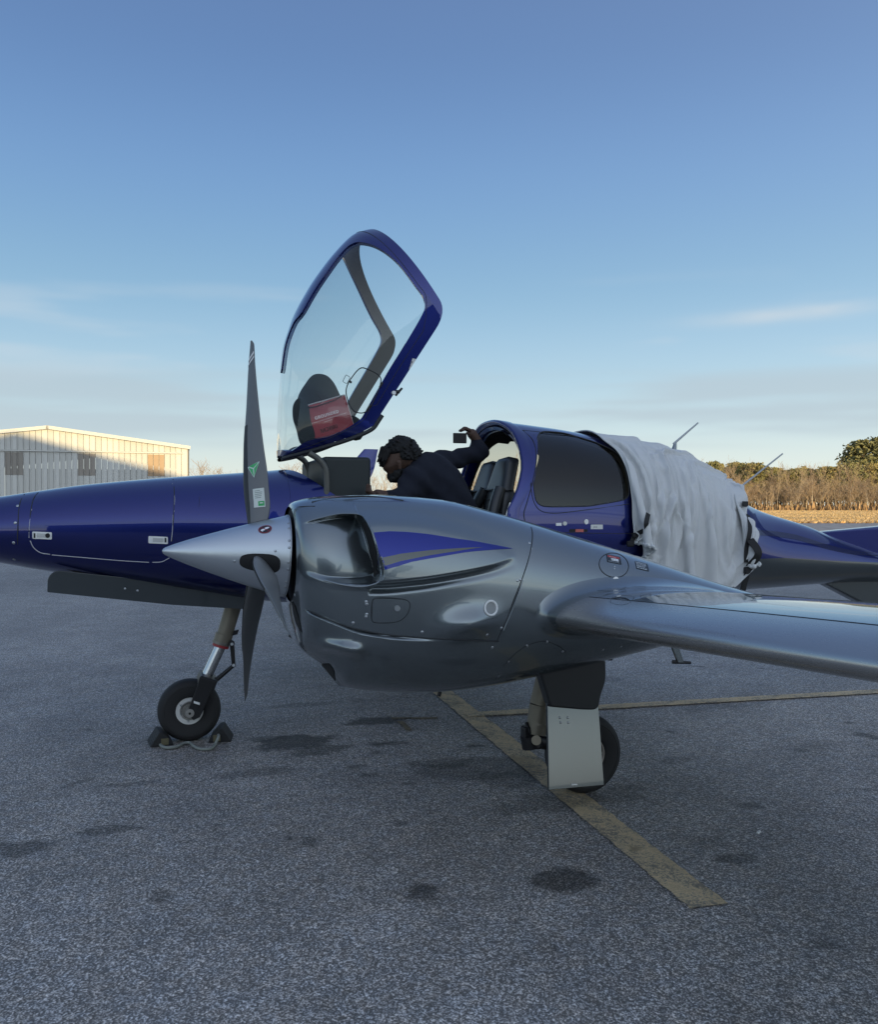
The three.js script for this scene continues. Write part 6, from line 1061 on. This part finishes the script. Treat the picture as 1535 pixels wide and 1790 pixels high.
{
  const skin = std('skin', [0.075, 0.04, 0.027], 0.7), hair = std('black_hair', [0.003, 0.003, 0.0035], 0.8), shirt = std('navy_sweater', [0.004, 0.006, 0.015], 0.95, 0, { bumpMap: M.cloth.bumpMap, bumpScale: 0.0005 }), trousers = std('dark_trousers', [0.012, 0.013, 0.018], 0.85);
  const B = V(1.42, 0.88, 0.30), L = (u, v, z) => atZ(u, v, z).sub(B);
  const person = grp('person', scene, B.toArray()); tag(person, 'person with black hair in a navy sweater leaning into the open cockpit', 'person');
  const head = L(701, 797, 0.36), nape = L(725, 812, 0.36), neck = L(741, 826, 0.36), chest = L(757, 850, 0.34), belly = L(782, 885, 0.33), hip = L(800, 925, 0.32);
  const shN = L(724, 842, 0.47), shF = L(768, 812, 0.22), elN = L(700, 872, 0.56), haN = L(668, 864, 0.52), elF = L(838, 790, 0.16), wrF = L(834, 770, 0.15);
  const kneeN = hip.clone().add(V(-0.22, -0.24, 0.14)), kneeF = hip.clone().add(V(-0.2, -0.24, -0.14)), footN = V(0.22, 0.03, 0.14), footF = V(0.24, 0.03, -0.12);
  kneeN.y = kneeF.y = 0.06;
  const chin = L(689, 832, 0.36), nose = L(676, 819, 0.36), brow = L(681, 806, 0.36);
  const fingers = (w, dir, side, r = 0.0088) => {                // palm and five bent fingers, closing downwards round an edge
    const out = [], d = dir.clone().normalize(), s = side.clone().normalize(), n = d.clone().cross(s).normalize();
    const palm = w.clone().addScaledVector(d, 0.05); out.push([w, palm, 0.027, 0.03, 0.02], [w.clone().addScaledVector(s, 0.018), palm.clone().addScaledVector(s, 0.022), 0.018, 0.02, 0.02], [w.clone().addScaledVector(s, -0.018), palm.clone().addScaledVector(s, -0.022), 0.018, 0.02, 0.02]);
    [[0.030, 0.034], [0.010, 0.04], [-0.011, 0.037], [-0.031, 0.029]].forEach(([o, l]) => { const k0 = palm.clone().addScaledVector(d, 0.025).addScaledVector(s, o), k1 = k0.clone().addScaledVector(d, l * 0.8).addScaledVector(n, l * 0.45), k2 = k1.clone().addScaledVector(d, l * 0.1).addScaledVector(n, l * 0.75); out.push([k0, k1, r + 0.001, r, 0.006], [k1, k2, r, r - 0.0015, 0.006]); });
    const t0 = w.clone().addScaledVector(d, 0.02).addScaledVector(s, 0.028), t1 = t0.clone().addScaledVector(d, 0.03).addScaledVector(s, 0.025), t2 = t1.clone().addScaledVector(d, 0.022).addScaledVector(n, 0.015); out.push([t0, t1, 0.012, 0.0105, 0.008], [t1, t2, 0.0105, 0.009, 0.006]);
    return out;
  };
  const upDir = L(817, 747, 0.145).sub(wrF), handF = fingers(wrF, upDir, V(0.25, 0, -1)), handN = fingers(L(676, 867, 0.53), V(-1, 0.12, -0.3), V(0.1, 0, 1));
  // body: head, neck, trunk, limbs in one skin
  const headB = [[head, head.clone().add(V(0.012, 0.004, 0)), 0.088, 0.088, 0.03, 1.16], [head.clone().add(V(-0.045, -0.055, 0)), chin.clone().add(V(0.012, 0.008, 0)), 0.06, 0.034, 0.04, 1.1], [brow, brow.clone().add(V(-0.004, -0.004, 0)), 0.026, 0.022, 0.02], [brow.clone().add(V(-0.004, -0.016, 0)), nose.clone().add(V(-0.002, 0.0, 0)), 0.010, 0.0145, 0.012], [chin, chin.clone().add(V(-0.01, 0.004, 0)), 0.026, 0.022, 0.02],
    [L(683.5, 827, 0.36), L(683.5, 827, 0.375), 0.011, 0.010, 0.008], [L(697, 808, 0.455), L(699, 818, 0.452), 0.013, 0.009, 0.006], [nape, neck, 0.054, 0.06, 0.04]];
  const trunk = [[neck, chest, 0.10, 0.15, 0.08], [chest, belly, 0.15, 0.135, 0.08], [belly, hip, 0.13, 0.15, 0.08], [shN, shF, 0.075, 0.075, 0.07], [shF, elF, 0.060, 0.046, 0.05], [elF, wrF, 0.046, 0.03, 0.04], [shN, elN, 0.060, 0.046, 0.05], [elN, L(680, 868, 0.53), 0.044, 0.029, 0.04]];
  const legs = [[hip.clone().add(V(0, 0, 0.1)), kneeN, 0.09, 0.06, 0.06], [hip.clone().add(V(0, 0, -0.1)), kneeF, 0.09, 0.06, 0.06], [kneeN, footN, 0.056, 0.04, 0.04], [kneeF, footF, 0.056, 0.04, 0.04], [footN, footN.clone().add(V(0.1, -0.01, 0)), 0.04, 0.03, 0.03], [footF, footF.clone().add(V(0.1, -0.01, 0)), 0.04, 0.03, 0.03]];
  obj('body', merge([field([...trunk.map(([a, b, ra, rb, k]) => [a, b, ra - 0.012, rb - 0.012, k]), ...legs.map(([a, b, ra, rb, k]) => [a, b, ra - 0.01, rb - 0.01, k]), [nape, neck, 0.05, 0.055, 0.04]], 0.05, 0.013, skin), field(headB, 0.03, 0.0035, skin), field(handF, 0.012, 0.003, skin), field(handN, 0.012, 0.003, skin)]), skin, person);
  obj('sweater', field(trunk.map(([a, b, ra, rb, k]) => [a, b, ra + 0.004, rb + 0.004, k]), 0.05, 0.009, shirt, (s, x, y, z) => Math.abs(s) > 0.03 ? s : s + 0.006 * (fbm(x * 22 + y * 9, y * 14 - x * 10, 3, 2) - 0.5) + 0.004 * Math.sin((x * 0.7 + y) * 60 + 4 * fbm(x * 8, y * 8, 5, 2)) * smooth(0.1, 0.3, fbm(x * 6, y * 6, 8, 2))), shirt, person);
  obj('trousers', field(legs.map(([a, b, ra, rb, k]) => [a, b, ra + 0.004, rb + 0.004, k]), 0.05, 0.013, trousers), trousers, person);
  // thick curly hair: a cap of many small lumps, longer over the brow
  const r = rng(77), lumps = []; const hc = head.clone().add(V(0.008, 0.012, 0));
  lumps.push([hc, hc.clone().add(V(0.02, -0.005, 0)), 0.086, 0.082, 0.02, 1.12], [hc.clone().add(V(0.05, -0.035, 0)), nape.clone().add(V(-0.006, 0.02, 0)), 0.055, 0.045, 0.03, 1.1], [hc.clone().add(V(-0.055, 0.0, 0)), hc.clone().add(V(-0.085, -0.03, 0)), 0.05, 0.036, 0.02]);
  for (let i = 0; i < 760; i++) {
    const a = r() * 6.283, c = mix(-0.3, 1, r()), s = Math.sqrt(1 - c * c), d = V(Math.cos(a) * s, c, Math.sin(a) * s); if (c < 0.1 && d.x < -0.2) continue;
    const p = hc.clone().add(V(d.x * 0.090, d.y * 0.086, d.z * 0.078)), q = p.clone().add(V((r() - 0.5) * 0.03, (r() - 0.6) * 0.02, (r() - 0.5) * 0.03)).addScaledVector(d, 0.008); lumps.push([p, q, 0.011 + 0.005 * r(), 0.006, 0.006]);
  }
  for (let i = 0; i < 46; i++) { const p = L(668 + 18 * r(), 783 + 14 * r(), 0.31 + 0.10 * r()), q = p.clone().add(V(-0.012 - 0.02 * r(), -0.03 - 0.035 * r(), (r() - 0.5) * 0.02)); lumps.push([p, q, 0.013, 0.005, 0.006]); }
  for (let i = 0; i < 40; i++) { const p = L(mix(684, 700, r()), mix(822, 838, r()), 0.40 + 0.05 * r() * (r() < 0.5 ? 1 : -1)); lumps.push([p, p.clone().add(V(-0.004, -0.012, 0)), 0.012, 0.008, 0.01]); }
  lumps.push([chin.clone().add(V(0.0, 0.002, 0)), chin.clone().add(V(-0.014, -0.002, 0)), 0.031, 0.026, 0.02], [chin.clone().add(V(0.035, 0.02, 0.055)), chin, 0.02, 0.03, 0.02], [chin.clone().add(V(0.035, 0.02, -0.055)), chin, 0.02, 0.03, 0.02]);
  obj('hair', field(lumps, 0.005, 0.0041, hair), hair, person);
  // dark device held in the raised hand
  const c = atZ(804, 766, 0.15), ph = grp('phone', scene, c.toArray()); tag(ph, 'dark rectangular device held in the raised hand', 'phone');
  obj('case', box(0.085, 0.062, 0.012, 0, 0, 0, 0.004), M.black, ph); obj('screen', box(0.078, 0.055, 0.002, 0, 0, 0.0065, 0.0008), std('phone_glass', [0.006, 0.006, 0.007], 0.6), ph);
}
renderer.render(scene, camera);
